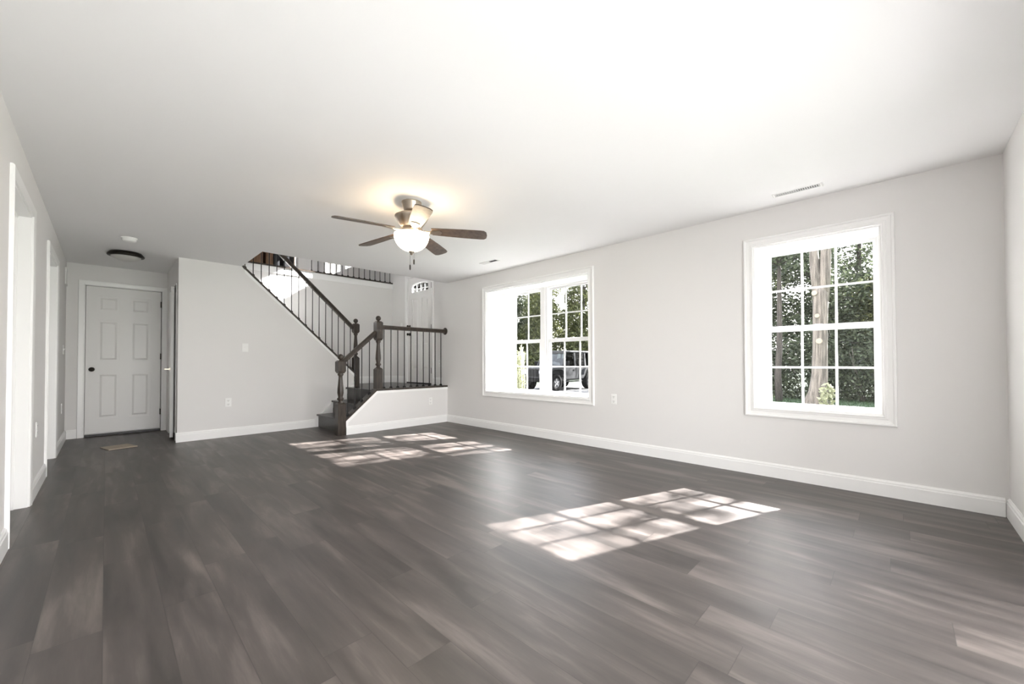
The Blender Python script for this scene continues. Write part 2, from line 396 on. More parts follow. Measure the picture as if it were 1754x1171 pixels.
struct('wall_left_light_block', MB().box(XL-0.26, XL-0.14, 3.3, 7.0, -0.1, HC), M['wall'])  # unseen backing added behind the left doors against light leaks
struct('trim_stairwell', MB().box(1.1, XE, YF-0.018, YF, UZ-0.12, UZ-0.012), M['trim'])
struct('trim_upper_nosing', MB().box(1.1, XE-0.01, YF-0.035, YF+0.09, UZ-0.012, UZ+0.014), M['stain'])

# baseboards
struct('baseboard_right', (lambda b: (baseboard(b, (XR, YN+0.02, 0), (XR, YK, 0), (-1, 0)), b)[1])(MB()), M['trim'])
struct('baseboard_near', (lambda b: (baseboard(b, (3.45, YN, 0), (XR-0.001, YN, 0), (0, 1)), b)[1])(MB()), M['trim'])
struct('baseboard_back', (lambda b: (baseboard(b, (0.645, YB, 0), (2.375, YB, 0), (0, -1)), b)[1])(MB()), M['trim'])
struct('baseboard_knee', (lambda b: (baseboard(b, (2.425, YK, 0), (XR-0.02, YK, 0), (0, -1)), b)[1])(MB()), M['trim'])
b = MB(); baseboard(b, (XL, YN, 0), (XL, LD1[0]-0.066, 0), (1, 0)); baseboard(b, (XL, LD1[1]+0.066, 0), (XL, LD2[0]-0.066, 0), (1, 0)); baseboard(b, (XL, LD2[1]+0.066, 0), (XL, YH, 0), (1, 0))
struct('baseboard_left', b, M['trim'])
b = MB(); baseboard(b, (XL+0.017, YH, 0), (HD[0]-0.066, YH, 0), (0, -1)); struct('baseboard_hall', b, M['trim'])
b = MB(); baseboard(b, (1.2, YF, LZ), (XE-0.02, YF, LZ), (0, -1), 0.14); struct('baseboard_stairwell', b, M['trim'])
b = MB(); baseboard(b, (XE, DF[1]+0.066, LZ), (XE, YF, LZ), (-1, 0), 0.14); baseboard(b, (XE, 5.88, LZ), (XE, DF[0]-0.066, LZ), (-1, 0), 0.14); struct('baseboard_entry', b, M['trim'])

# stair skirt against the wall, knee-wall edge strips
sk = MB().prism([(2.375, 0.0), (2.375, 0.125), (3.02, 0.125+0.91*0.645), (3.02, 0.0)], 1, YB-0.016, YB)
sk.prism([(2.375, 0.125), (3.02, 0.125+0.91*0.645), (3.02, 0.035+0.91*0.645), (2.445, 0.098), (2.445, 0.0), (2.375, 0.0)], 1, YB-0.026, YB-0.016)
struct('trim_stair_skirt', sk, M['trim'])
struct('trim_rake_edge', MB().prism([(1.40, capz(1.40)-0.035), (3.03, capz(3.03)-0.035), (3.03, capz(3.03)-0.085), (1.40, capz(1.40)-0.085)], 1, YB-0.008, YB), M['trim'])
kt = MB().prism([(2.42, kz(2.42)-0.012), (2.886, LZ-0.010), (XR, LZ-0.010), (XR, LZ-0.05), (2.905, LZ-0.05), (2.455, kz(2.42)-0.012-0.03), (2.455, 0.125), (2.42, 0.125)], 1, YK-0.008, YK)
struct('trim_knee_edge', kt, M['trim'])

# ------------------------------------------------------------------ windows
def mx_(u, v, d): return (XR-d, u, v)
def make_window(name, rect, units, zmeet, ztop, zbot):
    """units: list of (glass_y0, glass_y1) from low y to high y."""
    y0, y1, z0, z1 = rect
    w = empty(name, (XR, (y0+y1)/2, z0), kind='structure')
    cs = MB(); rect_frame(cs, mx_, y0, y1, z0, z1, CASING); obj('casing', cs, M['trim'], w)
    jl = MB()
    jl.box(XR-0.001, 4.50, y0, y0+0.012, z0, z1).box(XR-0.001, 4.50, y1-0.012, y1, z0, z1).box(XR-0.001, 4.50, y0+0.012, y1-0.012, z1-0.012, z1).box(XR-0.001, 4.50, y0+0.012, y1-0.012, z0, z0+0.014)
    obj('jamb', jl, M['trim'], w)
    fr = MB(); X0, X1 = 4.50, 4.60
    def ring(mb, a0, a1, b0, b1, c0, c1, d0, d1, xa, xb):
        mb.box(xa, xb, a0, c0, b0, b1).box(xa, xb, c1, a1, b0, b1).box(xa, xb, c0, c1, b0, d0).box(xa, xb, c0, c1, d1, b1)
    n = len(units)
    # outer frame of every unit
    bounds = [y0] + [(units[i][1]+units[i+1][0])/2 for i in range(n-1)] + [y1]
    for i, (g0, g1) in enumerate(units):
        ring(fr, bounds[i], bounds[i+1], z0, z1, g0-0.028, g1+0.028, zbot-0.022, ztop+0.028, X0, X1)
    obj('frame', fr, M['vinyl'], w)
    if n > 1:
        ym = bounds[1]; obj('mullion', MB().box(4.485, 4.50, ym-0.03, ym+0.03, z0+0.014, z1-0.012), M['trim'], w, bevel=0.003)
    for g0, g1 in units:
        for up in (True, False):
            xa, xb = (4.552, 4.578) if up else (4.512, 4.545)
            za, zb = (zmeet+0.028, ztop) if up else (zbot, zmeet-0.028)
            s = MB(); ring(s, g0-0.03, g1+0.03, za-(0.045 if up else 0.03), zb+(0.03 if up else 0.045), g0, g1, za, zb, xa, xb)
            so = obj('sash', s, M['vinyl'], w)
            xg = (xa+xb)/2
            mu = MB()
            for k in (1, 2): yy = g0+(g1-g0)*k/3; mu.box(xg-0.007, xg+0.007, yy-0.009, yy+0.009, za, zb)
            zz = (za+zb)/2; mu.box(xg-0.0065, xg+0.0065, g0, g1, zz-0.009, zz+0.009)
            obj('muntin_grid', mu, M['vinyl'], so)
            obj('glass_pane', MB().box(xg-0.002, xg+0.002, g0-0.005, g1+0.005, za-0.005, zb+0.005), M['glass'], so)
        yl = (g0+g1)/2
        obj('sash_lock', MB().box(4.515, 4.55, yl-0.03, yl+0.03, zmeet+0.017, zmeet+0.03), M['vinyl'], w, bevel=0.004)
    return w
make_window('window_1', W1, [(2.865, 3.648), (3.836, 4.635)], 1.358, 2.10, 0.622)
make_window('window_2', W2, [(0.155, 0.895)], 1.353, 2.065, 0.648)

def simple_window(name, mapf, u0, u1, v0, v1, nu, nv, depth):
    c0 = mapf((u0+u1)/2, v0, 0); w = empty(name, c0, kind='structure')
    f = MB(); f.T = mapf; t = 0.05
    f.box(u0, u0+t, v0, v1, -depth, -depth+0.06).box(u1-t, u1, v0, v1, -depth, -depth+0.06).box(u0, u1, v0, v0+t, -depth, -depth+0.06).box(u0, u1, v1-t, v1, -depth, -depth+0.06)
    obj('frame', f, M['vinyl'], w)
    g = MB(); g.T = mapf
    for i in range(1, nu): u = u0+(u1-u0)*i/nu; g.box(u-0.012, u+0.012, v0+t, v1-t, -depth+0.018, -depth+0.042)
    for j in range(1, nv): v = v0+(v1-v0)*j/nv; g.box(u0+t, u1-t, v-0.012, v+0.012, -depth+0.018, -depth+0.042)
    if g.v: obj('muntin_grid', g, M['vinyl'], w)
    p = MB(); p.T = mapf; p.box(u0+t-0.005, u1-t+0.005, v0+t-0.005, v1-t+0.005, -depth+0.028, -depth+0.032); obj('glass_pane', p, M['glass'], w)
    return w
simple_window('window_3', lambda u, v, d: (XE-d, u, v), *FW, 3, 2, 0.24)
simple_window('window_4', lambda u, v, d: (XE-d, u, v), *GW, 4, 2, 0.24)
simple_window('window_5', lambda u, v, d: (u, 12.0-d, v), 3.42, 3.98, 3.3, 4.9, 2, 3, 0.1)
simple_window('window_added_patio', lambda u, v, d: (u, YN+d, v), *PD, 2, 1, 0.15)  # glazing of the added opening behind the camera
simple_window('window_unseen_upstairs', lambda u, v, d: (u, 12.0-d, v), -0.3, 3.2, 4.0, 5.05, 4, 1, 0.1)  # unseen upstairs window, enlarged to send more light to the stairs

# ------------------------------------------------------------------ doors
def six_panel(root, T, w, h, t=0.035, panels=None, name='slab', m=None):
    """door leaf in local (u, v, d): d=0 is the seen face, -t the back."""
    s = MB(); s.T = T; su, mid = 0.115, 0.11
    us = [(su, w/2-mid/2), (w/2+mid/2, w-su)]
    rows = panels or [(0.20, 0.86), (1.02, 1.62), (1.74, h-0.13)]
    us_edges = [0, su, w/2-mid/2, w/2+mid/2, w-su, w]
    s.box(0, su, 0, h, -t, 0).box(w-su, w, 0, h, -t, 0).box(w/2-mid/2, w/2+mid/2, 0, h, -t, 0)
    zs = [0] + [z for r in rows for z in r] + [h]
    for a, b in us:
        for i in range(0, len(zs), 2): s.box(a, b, zs[i], zs[i+1], -t, 0)
        for r0, r1 in rows:
            s.box(a, b, r0, r1, -t+0.008, -0.011)
            e, k = 0.028, 0.05
            s.add([(a+e, r0+e, -0.011), (b-e, r0+e, -0.011), (b-e, r1-e, -0.011), (a+e, r1-e, -0.011), (a+k, r0+k, -0.002), (b-k, r0+k, -0.002), (b-k, r1-k, -0.002), (a+k, r1-k, -0.002)],
                  [(0,1,5,4),(1,2,6,5),(2,3,7,6),(3,0,4,7),(4,5,6,7)])
    return obj(name, s, m or M['door'], root)
def knob(root, T, u, v, m, name='knob', d0=0.0):
    k = MB(); k.T = T
    def ring(r, d, n=16): return [(u+r*math.cos(2*PI*i/n), v+r*math.sin(2*PI*i/n), d0+d) for i in range(n)]
    prof = [(0.032, 0), (0.032, 0.006), (0.012, 0.012), (0.011, 0.03), (0.022, 0.036), (0.028, 0.048), (0.024, 0.060), (0.008, 0.066)]
    n = 16; vs = [p for r, d in prof for p in ring(r, d)]
    fs = [(j*n+i, j*n+(i+1) % n, (j+1)*n+(i+1) % n, (j+1)*n+i) for j in range(len(prof)-1) for i in range(n)] + [tuple(range((len(prof)-1)*n, len(prof)*n))]
    k.add(vs, fs, True); return obj(name, k, m, root)

# hall door
d1 = empty('door_1', ((HD[0]+HD[1])/2, YH, 0), kind='structure')
mapH = lambda u, v, d: (u, YH-d, v)
cs = MB(); rect_frame3(cs, mapH, HD[0], HD[1], 0, HD[3], DCASING); obj('casing', cs, M['trim'], d1)
jb = MB().box(HD[0], HD[0]+0.005, YH, YH+0.12, 0, HD[3]).box(HD[1]-0.005, HD[1], YH, YH+0.12, 0, HD[3]).box(HD[0], HD[1], YH, YH+0.12, HD[3]-0.005, HD[3]); obj('jamb', jb, M['trim'], d1)
sl1 = six_panel(d1, lambda u, v, d: (HD[0]+0.010+u, YH+0.012-d, 0.045+v), 0.795, 2.095)
knob(d1, lambda u, v, d: (HD[0]+0.010+u, YH+0.012-d, 0.045+v), 0.062, 0.91, M['bronze'])
for z in (0.25, 1.1, 1.9): obj('hinge', MB().box(HD[1]-0.022, HD[1]-0.008, YH-0.006, YH+0.004, z, z+0.09), M['bronze'], d1)
obj('threshold', MB().box(HD[0]+0.005, HD[1]-0.005, YH+0.06, YH+0.12, 0.0, 0.018), M['black'], d1)
# closet door on the hall's right, slightly ajar
d2 = empty('door_2', (0.66, 7.8, 0), kind='structure')
pA, pB = Vector((0.612, 7.12, 0)), Vector((0.672, 7.81, 0)); ax = (pB-pA).normalized(); nx = Vector((-ax.y, ax.x, 0))
TC = lambda u, v, d: tuple(pA+ax*u+nx*d+Vector((0, 0, 0.03+v)))
six_panel(d2, TC, 0.69, 2.06)
obj('jamb', MB().box(0.655, 0.775, CD[0]-0.002, CD[0]+0.012, 0, CD[3]).box(0.655, 0.775, CD[1]-0.012, CD[1]+0.002, 0, CD[3]).box(0.655, 0.775, CD[0], CD[1], CD[3]-0.012, CD[3]+0.002), M['trim'], d2)
lv = MB(); lv.T = TC; lv.box(0.035, 0.075, 0.91, 0.95, 0, 0.008).box(0.048, 0.062, 0.923, 0.937, 0.008, 0.05).box(0.045, 0.15, 0.922, 0.938, 0.045, 0.06); obj('lever_handle', lv, M['nickel'], d2)
# left-wall doors, set back in their jambs
for nm, (a, b_, z0, z1) in (('door_4', LD1), ('door_5', LD2)):
    dr = empty(nm, (XL, (a+b_)/2, 0), kind='structure')
    mapL = lambda u, v, d: (XL+d, u, v)
    cs = MB(); rect_frame3(cs, mapL, a, b_, 0, z1, DCASING); obj('casing', cs, M['trim'], dr)
    j = MB().box(XL-0.12, XL+0.001, a, a+0.012, 0, z1).box(XL-0.12, XL+0.001, b_-0.012, b_, 0, z1).box(XL-0.12, XL+0.001, a, b_, z1-0.012, z1)
    j.box(XL-0.075, XL-0.062, a+0.012, a+0.024, 0, z1-0.012).box(XL-0.075, XL-0.062, b_-0.024, b_-0.012, 0, z1-0.012).box(XL-0.075, XL-0.062, a, b_, z1-0.026, z1-0.012)
    obj('jamb', j, M['trim'], dr)
    six_panel(dr, (lambda a: lambda u, v, d: (XL-0.08+d, a+0.014+u, 0.01+v))(a), b_-a-0.028, 2.09)
    knob(dr, (lambda a: lambda u, v, d: (XL-0.08+d, a+0.014+u, 0.01+v))(a), 0.07, 0.93, M['nickel'])
# front door with a fan light
d3 = empty('door_3', (XE, (DF[0]+DF[1])/2, LZ), kind='structure')
mapE = lambda u, v, d: (XE-d, u, v)
cs = MB(); rect_frame3(cs, mapE, DF[0], DF[1], LZ, DF[3], DCASING); obj('casing', cs, M['trim'], d3)
dw, dh = DF[1]-DF[0]-0.01, DF[3]-DF[2]-0.012
TF = lambda u, v, d: (XE+0.02-d, DF[1]-0.005-u, DF[2]+v)       # u runs from the hinge-free (left) side
s = MB(); s.T = TF; t = 0.045
zg0, zg1 = 1.80, 1.97; gu0, gu1 = 0.15, dw-0.15
def arch(u): q = (u-(gu0+gu1)/2)/((gu1-gu0)/2); return zg0+(zg1-zg0)*(0.62+0.38*math.sqrt(max(0, 1-q*q*0.92)))
s.box(0, gu0, 0, dh, -t, 0).box(gu1, dw, 0, dh, -t, 0)
s.box(gu0, gu1, 0, 0.25, -t, 0).box(gu0, gu1, 0.80, 0.94, -t, 0).box(gu0, gu1, 1.66, zg0, -t, 0)
s.box(dw/2-0.05, dw/2+0.05, 0.25, 0.80, -t, 0).box(dw/2-0.05, dw/2+0.05, 0.94, 1.66, -t, 0)
for a, b_ in ((gu0, dw/2-0.05), (dw/2+0.05, gu1)):
    for r0, r1 in ((0.25, 0.80), (0.94, 1.66)):
        s.box(a, b_, r0, r1, -t+0.01, -0.012); e, k = 0.03, 0.055
        s.add([(a+e, r0+e, -0.012), (b_-e, r0+e, -0.012), (b_-e, r1-e, -0.012), (a+e, r1-e, -0.012), (a+k, r0+k, -0.002), (b_-k, r0+k, -0.002), (b_-k, r1-k, -0.002), (a+k, r1-k, -0.002)], [(0,1,5,4),(1,2,6,5),(2,3,7,6),(3,0,4,7),(4,5,6,7)])
NA = 12
for i in range(NA):
    ua, ub = gu0+(gu1-gu0)*i/NA, gu0+(gu1-gu0)*(i+1)/NA
    za, zb = arch(ua), arch(ub)
    s.add([(ua, za, -t), (ub, zb, -t), (ub, dh, -t), (ua, dh, -t), (ua, za, 0), (ub, zb, 0), (ub, dh, 0), (ua, dh, 0)], [(0,3,2,1),(4,5,6,7),(0,1,5,4),(1,2,6,5),(2,3,7,6),(3,0,4,7)])
sd = obj('slab', s, M['door'], d3)
g = MB(); g.T = TF
pl = [(gu0+(gu1-gu0)*i/NA, arch(gu0+(gu1-gu0)*i/NA)) for i in range(NA+1)]
poly = [(gu0, zg0)]+[(gu1, zg0)]+pl[::-1]
n = len(poly); g.add([(u, v, -0.025) for u, v in poly]+[(u, v, -0.02) for u, v in poly], [tuple(range(n)), tuple(range(n, 2*n))[::-1]]+[(i, (i+1) % n, n+(i+1) % n, n+i) for i in range(n)])
obj('glass_pane', g, M['glass'], sd)
gr = MB(); gr.T = TF
for k in range(1, 4): u = gu0+(gu1-gu0)*k/4; gr.box(u-0.008, u+0.008, zg0, arch(u), -0.03, -0.012)
gr.box(gu0, gu1, zg0+0.05, zg0+0.062, -0.03, -0.012)
for i in range(NA): 
    ua, ub = gu0+(gu1-gu0)*i/NA, gu0+(gu1-gu0)*(i+1)/NA
    gr.add([(ua, arch(ua)-0.012, -0.012), (ub, arch(ub)-0.012, -0.012), (ub, arch(ub)+0.01, 0.006), (ua, arch(ua)+0.01, 0.006)], [(0, 1, 2, 3)])
obj('grille', gr, M['trim'], sd)
knob(d3, TF, 0.065, 0.96, M['bronze']); knob(d3, TF, 0.065, 1.12, M['bronze'], 'deadbolt')
for z in (0.18, 1.0, 1.80): obj('hinge', MB().box(XE-0.012, XE+0.018, DF[0]-0.012, DF[0]+0.012, DF[2]+z, DF[2]+z+0.11), M['iron'], d3)
obj('threshold', MB().box(XE-0.01, XE+0.15, DF[0], DF[1], LZ, LZ+0.028), M['black'], d3)
obj('jamb', MB().box(XE, XW, DF[0]-0.002, DF[0]+0.003, LZ, DF[3]).box(XE, XW, DF[1]-0.003, DF[1]+0.002, LZ, DF[3]).box(XE, XW, DF[0], DF[1], DF[3]-0.006, DF[3]), M['trim'], d3)

# ------------------------------------------------------------------ stairs
st = empty('staircase', (2.7, 6.3, 0), 'dark stained split-level stairs rising right to the landing, then left behind the raked wall', 'stairs')
RISE = LZ/3
for i in range(3):
    x = 2.422+0.235*i
    obj('riser', MB().box(x, x+0.02, YK+0.11, YB-0.017, RISE*i, RISE*(i+1)-0.028), M['tread'], st)
    x1 = x+0.255 if i < 2 else x+0.08
    obj('tread', MB().box(x-0.028, x1, YK+0.11, YB-0.017, RISE*(i+1)-0.028, RISE*(i+1)+(0.001 if i == 2 else 0)), M['tread'], st, bevel=0.008)
for i in range(10):
    x = 3.02-0.213*i; z = LZ+0.2*(i+1)
    if z > 2.62: break
    obj('tread', MB().box(x-0.235, x+0.028, YB+0.115, YF-0.003, z-0.028, z), M['tread'], st, bevel=0.006)
    obj('riser', MB().box(x-0.02, x, YB+0.115, YF-0.003, z-0.2, z-0.028), M['trim'], st)

# ------------------------------------------------------------------ railings
def newel(parent, x, y, zb, z_low, z_up, z_blk, z_top, w=0.098, name='newel_post'):
    """square base zb..z_low, turned z_low..z_up, square block z_up..z_blk, ball to z_top."""
    m = MB(); h = w/2
    m.box(x-h, x+h, y-h, y+h, zb, z_low-0.01)
    m.add([(x-h,y-h,z_low-0.01),(x+h,y-h,z_low-0.01),(x+h,y+h,z_low-0.01),(x-h,y+h,z_low-0.01),(x-h*.7,y-h*.7,z_low+0.012),(x+h*.7,y-h*.7,z_low+0.012),(x+h*.7,y+h*.7,z_low+0.012),(x-h*.7,y+h*.7,z_low+0.012)], [(0,1,5,4),(1,2,6,5),(2,3,7,6),(3,0,4,7),(4,5,6,7)])
    H = z_up-z_low
    m.lathe(x, y, [(h*.78, z_low+0.004), (h*.80, z_low+.03*H), (h*.55, z_low+.06*H), (h*.50, z_low+.09*H), (h*.80, z_low+.13*H), (h*.82, z_low+.16*H), (h*.55, z_low+.20*H), (h*.62, z_low+.24*H), (h*.78, z_low+.34*H), (h*.74, z_low+.46*H), (h*.62, z_low+.62*H), (h*.50, z_low+.82*H), (h*.50, z_low+.88*H), (h*.72, z_low+.92*H), (h*.72, z_low+.95*H), (h*.6, z_up+0.005)], 20)
    m.add([(x-h*.7,y-h*.7,z_up-0.012),(x+h*.7,y-h*.7,z_up-0.012),(x+h*.7,y+h*.7,z_up-0.012),(x-h*.7,y+h*.7,z_up-0.012),(x-h,y-h,z_up+0.018),(x+h,y-h,z_up+0.018),(x+h,y+h,z_up+0.018),(x-h,y+h,z_up+0.018)], [(3,2,1,0),(0,1,5,4),(1,2,6,5),(2,3,7,6),(3,0,4,7)])
    m.box(x-h, x+h, y-h, y+h, z_up+0.018, z_blk-0.02)
    m.add([(x-h,y-h,z_blk-0.02),(x+h,y-h,z_blk-0.02),(x+h,y+h,z_blk-0.02),(x-h,y+h,z_blk-0.02),(x-h*.62,y-h*.62,z_blk),(x+h*.62,y-h*.62,z_blk),(x+h*.62,y+h*.62,z_blk),(x-h*.62,y+h*.62,z_blk)], [(0,1,5,4),(1,2,6,5),(2,3,7,6),(3,0,4,7),(4,5,6,7)])
    r = (z_top-z_blk)/2*0.94; zc = z_top-r
    m.lathe(x, y, [(h*.40, z_blk-0.002), (h*.34, z_blk+0.008)]+[(max(0.002, r*math.cos(a)), zc+r*math.sin(a)) for a in [math.radians(q) for q in range(-75, 91, 15)]], 20)
    return obj(name, m, M['stain'], parent)
def handrail(parent, p, q, name='handrail', w=0.062, h=0.066):
    """moulded rail profile swept from p to q."""
    p = Vector(p); q = Vector(q); d = (q-p).normalized(); u = d.cross(Vector((0, 0, 1))).normalized(); t = u.cross(d).normalized()
    pr = [(-.36, -.5), (.36, -.5), (.36, -.12), (.5, .02), (.48, .25), (.3, .44), (0, .5), (-.3, .44), (-.48, .25), (-.5, .02), (-.36, -.12)]
    m = MB(); n = len(pr); vs = []
    for cpt in (p, q):
        for a, b in pr: vs.append(tuple(cpt+u*a*w+t*b*h))
    m.add(vs, [tuple(range(n)), tuple(range(n, 2*n))[::-1]]+[(i, n+i, n+(i+1) % n, (i+1) % n) for i in range(n)])
    return obj(name, m, M['stain'], parent)
def baluster(parent, x, y, z0, z1, r=0.0052, shoe=True):
    m = MB().box(x-r, x+r, y-r, y+r, z0, z1)
    if shoe:
        a, b = 0.017, 0.009
        m.box(x-a, x+a, y-a, y+a, z0-0.02, z0+0.012)
        m.add([(x-a,y-a,z0+.012),(x+a,y-a,z0+.012),(x+a,y+a,z0+.012),(x-a,y+a,z0+.012),(x-b,y-b,z0+.028),(x+b,y-b,z0+.028),(x+b,y+b,z0+.028),(x-b,y+b,z0+.028)], [(0,1,5,4),(1,2,6,5),(2,3,7,6),(3,0,4,7),(4,5,6,7)])
    return obj('baluster', m, M['iron'], parent)

YR = 5.775
r1 = empty('stair_railing', (3.2, YR, 0), 'dark wood railing with two ball-top posts guarding the front of the entry landing', 'railing', 'dark wood stair railings')
newel(r1, 2.362, YR-0.012, 0.0, 0.455, 0.90, 1.075, 1.165, 0.112)
newel(r1, 2.945, YR, LZ-0.02, 0.945, 1.395, 1.68, 1.765, 0.105)
handrail(r1, (2.41, YR, 1.065), (2.90, YR, 1.507))
handrail(r1, (2.99, YR, 1.592), (XR-0.012, YR, 1.592))
rs = MB()
n = 20; vs = [(XR-d, YR+r*math.cos(2*PI*i/n), 1.592+r*math.sin(2*PI*i/n)) for d, r in ((0, .062), (.012, .062), (.02, .05)) for i in range(n)]
rs.add(vs, [(j*n+i, j*n+(i+1) % n, (j+1)*n+(i+1) % n, (j+1)*n+i) for j in range(2) for i in range(n)]+[tuple(range(2*n, 3*n))], False)
obj('rosette', rs, M['stain'], r1)
cap = MB().prism([(2.405, kz(2.405)-0.03), (2.405, kz(2.405)+0.012), (2.88, LZ+0.016), (XR, LZ+0.016), (XR, LZ-0.012), (2.89, LZ-0.012), (2.42, kz(2.42)-0.015), (2.42, 0.0), (2.412, 0.0), (2.405, 0.1)], 1, YK-0.012, YK+0.125)
obj('wall_cap', cap, M['stain'], r1)
for x in (2.472, 2.576, 2.683, 2.802): baluster(r1, x, YR, kz(x)+0.012, 1.065+0.902*(x-2.41)-0.03)
for i in range(10): x = 3.04+0.1195*i; baluster(r1, x, YR, LZ+0.016, 1.565)

YU = YB+0.055
r2 = empty('stair_railing', (2.3, YU, LZ), 'dark wood railing climbing left along the raked wall of the upper flight', 'railing', 'dark wood stair railings')
newel(r2, 3.072, YU, LZ, 1.13, 1.57, 1.73, 1.815, 0.098)
railz = lambda x: 1.645-0.945*(x-3.03)
handrail(r2, (3.03, YU, railz(3.03)), (1.12, YU, railz(1.12)))
newel(r2, 1.06, YU, UZ, 2.95, 3.25, 3.50, 3.60, 0.098)
cp = MB().prism([(1.375, capz(1.375)+0.004), (3.06, capz(3.06)+0.004), (3.06, capz(3.06)-0.03), (1.375, capz(1.375)-0.03)], 1, YB-0.012, YB+0.122)
obj('rake_cap', cp, M['stain'], r2)
for i in range(16):
    x = 1.412+0.1043*i; baluster(r2, x, YU, capz(x)+0.01, railz(x)-0.03)

YG = YF+0.03
r3 = empty('gallery_railing', (3.4, YG, UZ), 'thin black balusters of the upstairs gallery seen above the stairwell wall', 'railing')
handrail(r3, (2.62, YG, UZ+0.93), (XE-0.01, YG, UZ+0.93))
for i in range(15): baluster(r3, 4.255-0.1135*i, YG, UZ+0.016, UZ+0.90)

# upstairs room seen through the balusters
cl = MB().box(2.46, 2.62, YF+0.10, YF+0.24, UZ, UC); struct('wall_upstairs_post', cl, M['wall'])
def cabinet(x0, x1, y0, y1, z0, z1, label, doors):
    k = empty('kitchen_cabinet', ((x0+x1)/2, (y0+y1)/2, z0), label, 'cabinet', 'upstairs kitchen cabinets')
    obj('body', MB().box(x0, x1, y0+0.02, y1, z0, z1), M['cab'], k)
    for i in range(doors):
        a = x0+(x1-x0)*i/doors+0.01; b_ = x0+(x1-x0)*(i+1)/doors-0.01
        dd = obj('door', MB().box(a, b_, y0, y0+0.02, z0+0.02, z1-0.02), M['cab'], k, bevel=0.004)
        obj('knob', MB().lathe(b_-0.05, y0-0.012, [(0.012, z0+0.5), (0.012, z0+0.52)], 10), M['nickel'], dd)
cabinet(2.30, 2.71, 11.3, 11.97, UZ, UZ+2.1, 'brown upstairs cabinet, the leftmost piece behind the left end of the stair opening', 1)
cabinet(2.77, 2.935, 11.3, 11.97, UZ, UZ+2.1, 'brown upstairs cabinet right of the leftmost one, seen past the baluster tops', 1)
bc = empty('oven_tower', (3.01, 11.6, UZ), 'narrow black oven tower upstairs between the brown cabinet and the refrigerator', 'oven')
obj('body', MB().box(2.95, 3.07, 11.3, 11.97, UZ, UZ+2.0), M['black'], bc, bevel=0.005)
obj('door', MB().box(2.955, 3.065, 11.27, 11.298, UZ+0.6, UZ+1.3), M['black'], bc, bevel=0.005)
obj('handle', MB().box(2.97, 3.05, 11.24, 11.268, UZ+1.2, UZ+1.22), M['nickel'], bc)
fr = empty('refrigerator', (3.3, 11.6, UZ), 'black refrigerator upstairs beside the brown cabinets', 'refrigerator')
obj('body', MB().box(3.17, 3.43, 11.3, 11.97, UZ, UZ+1.75), M['black'], fr, bevel=0.01)
obj('door', MB().box(3.175, 3.425, 11.25, 11.298, UZ+0.05, UZ+1.74), M['black'], fr, bevel=0.008)
obj('handle', MB().box(3.39, 3.41, 11.21, 11.248, UZ+0.6, UZ+1.4), M['nickel'], fr)

# ------------------------------------------------------------------ ceiling fan
fx, fy = 1.858, 3.04
fan = empty('ceiling_fan', (fx, fy, HC), 'five blade brushed nickel ceiling fan with a glowing bowl light', 'ceiling fan')
obj('canopy', MB().lathe(fx, fy, [(0.045, 2.352), (0.058, 2.356), (0.066, 2.372), (0.082, 2.425), (0.086, 2.432), (0.086, 2.44)], 28), M['nickel'], fan)
obj('downrod', MB().lathe(fx, fy, [(0.013, 2.31), (0.013, 2.36)], 12).lathe(fx, fy, [(0.030, 2.342), (0.04, 2.352)], 16), M['nickel'], fan)
obj('motor_housing', MB().lathe(fx, fy, [(0.085, 2.215), (0.098, 2.235), (0.115, 2.262), (0.135, 2.292), (0.143, 2.306), (0.143, 2.316), (0.125, 2.326), (0.06, 2.335), (0.025, 2.338)], 32), M['nickel'], fan)
obj('switch_housing', MB().lathe(fx, fy, [(0.085, 2.150), (0.10, 2.155), (0.112, 2.168), (0.112, 2.185), (0.095, 2.20), (0.09, 2.214)], 28), M['nickel'], fan)
bw = obj('light_bowl', MB().lathe(fx, fy, [(0.012, 2.012)]+[(0.150*math.cos(a), 2.152-0.142*math.sin(a)) for a in [math.radians(q) for q in (80, 70, 60, 50, 40, 30, 20, 10, 2)]]+[(0.148, 2.158), (0.135, 2.160)], 32), M['bowl'], fan)
obj('finial', MB().lathe(fx, fy, [(0.003, 1.978), (0.010, 1.984), (0.014, 1.994), (0.024, 2.004), (0.026, 2.012), (0.020, 2.018)], 16), M['nickel'], fan)
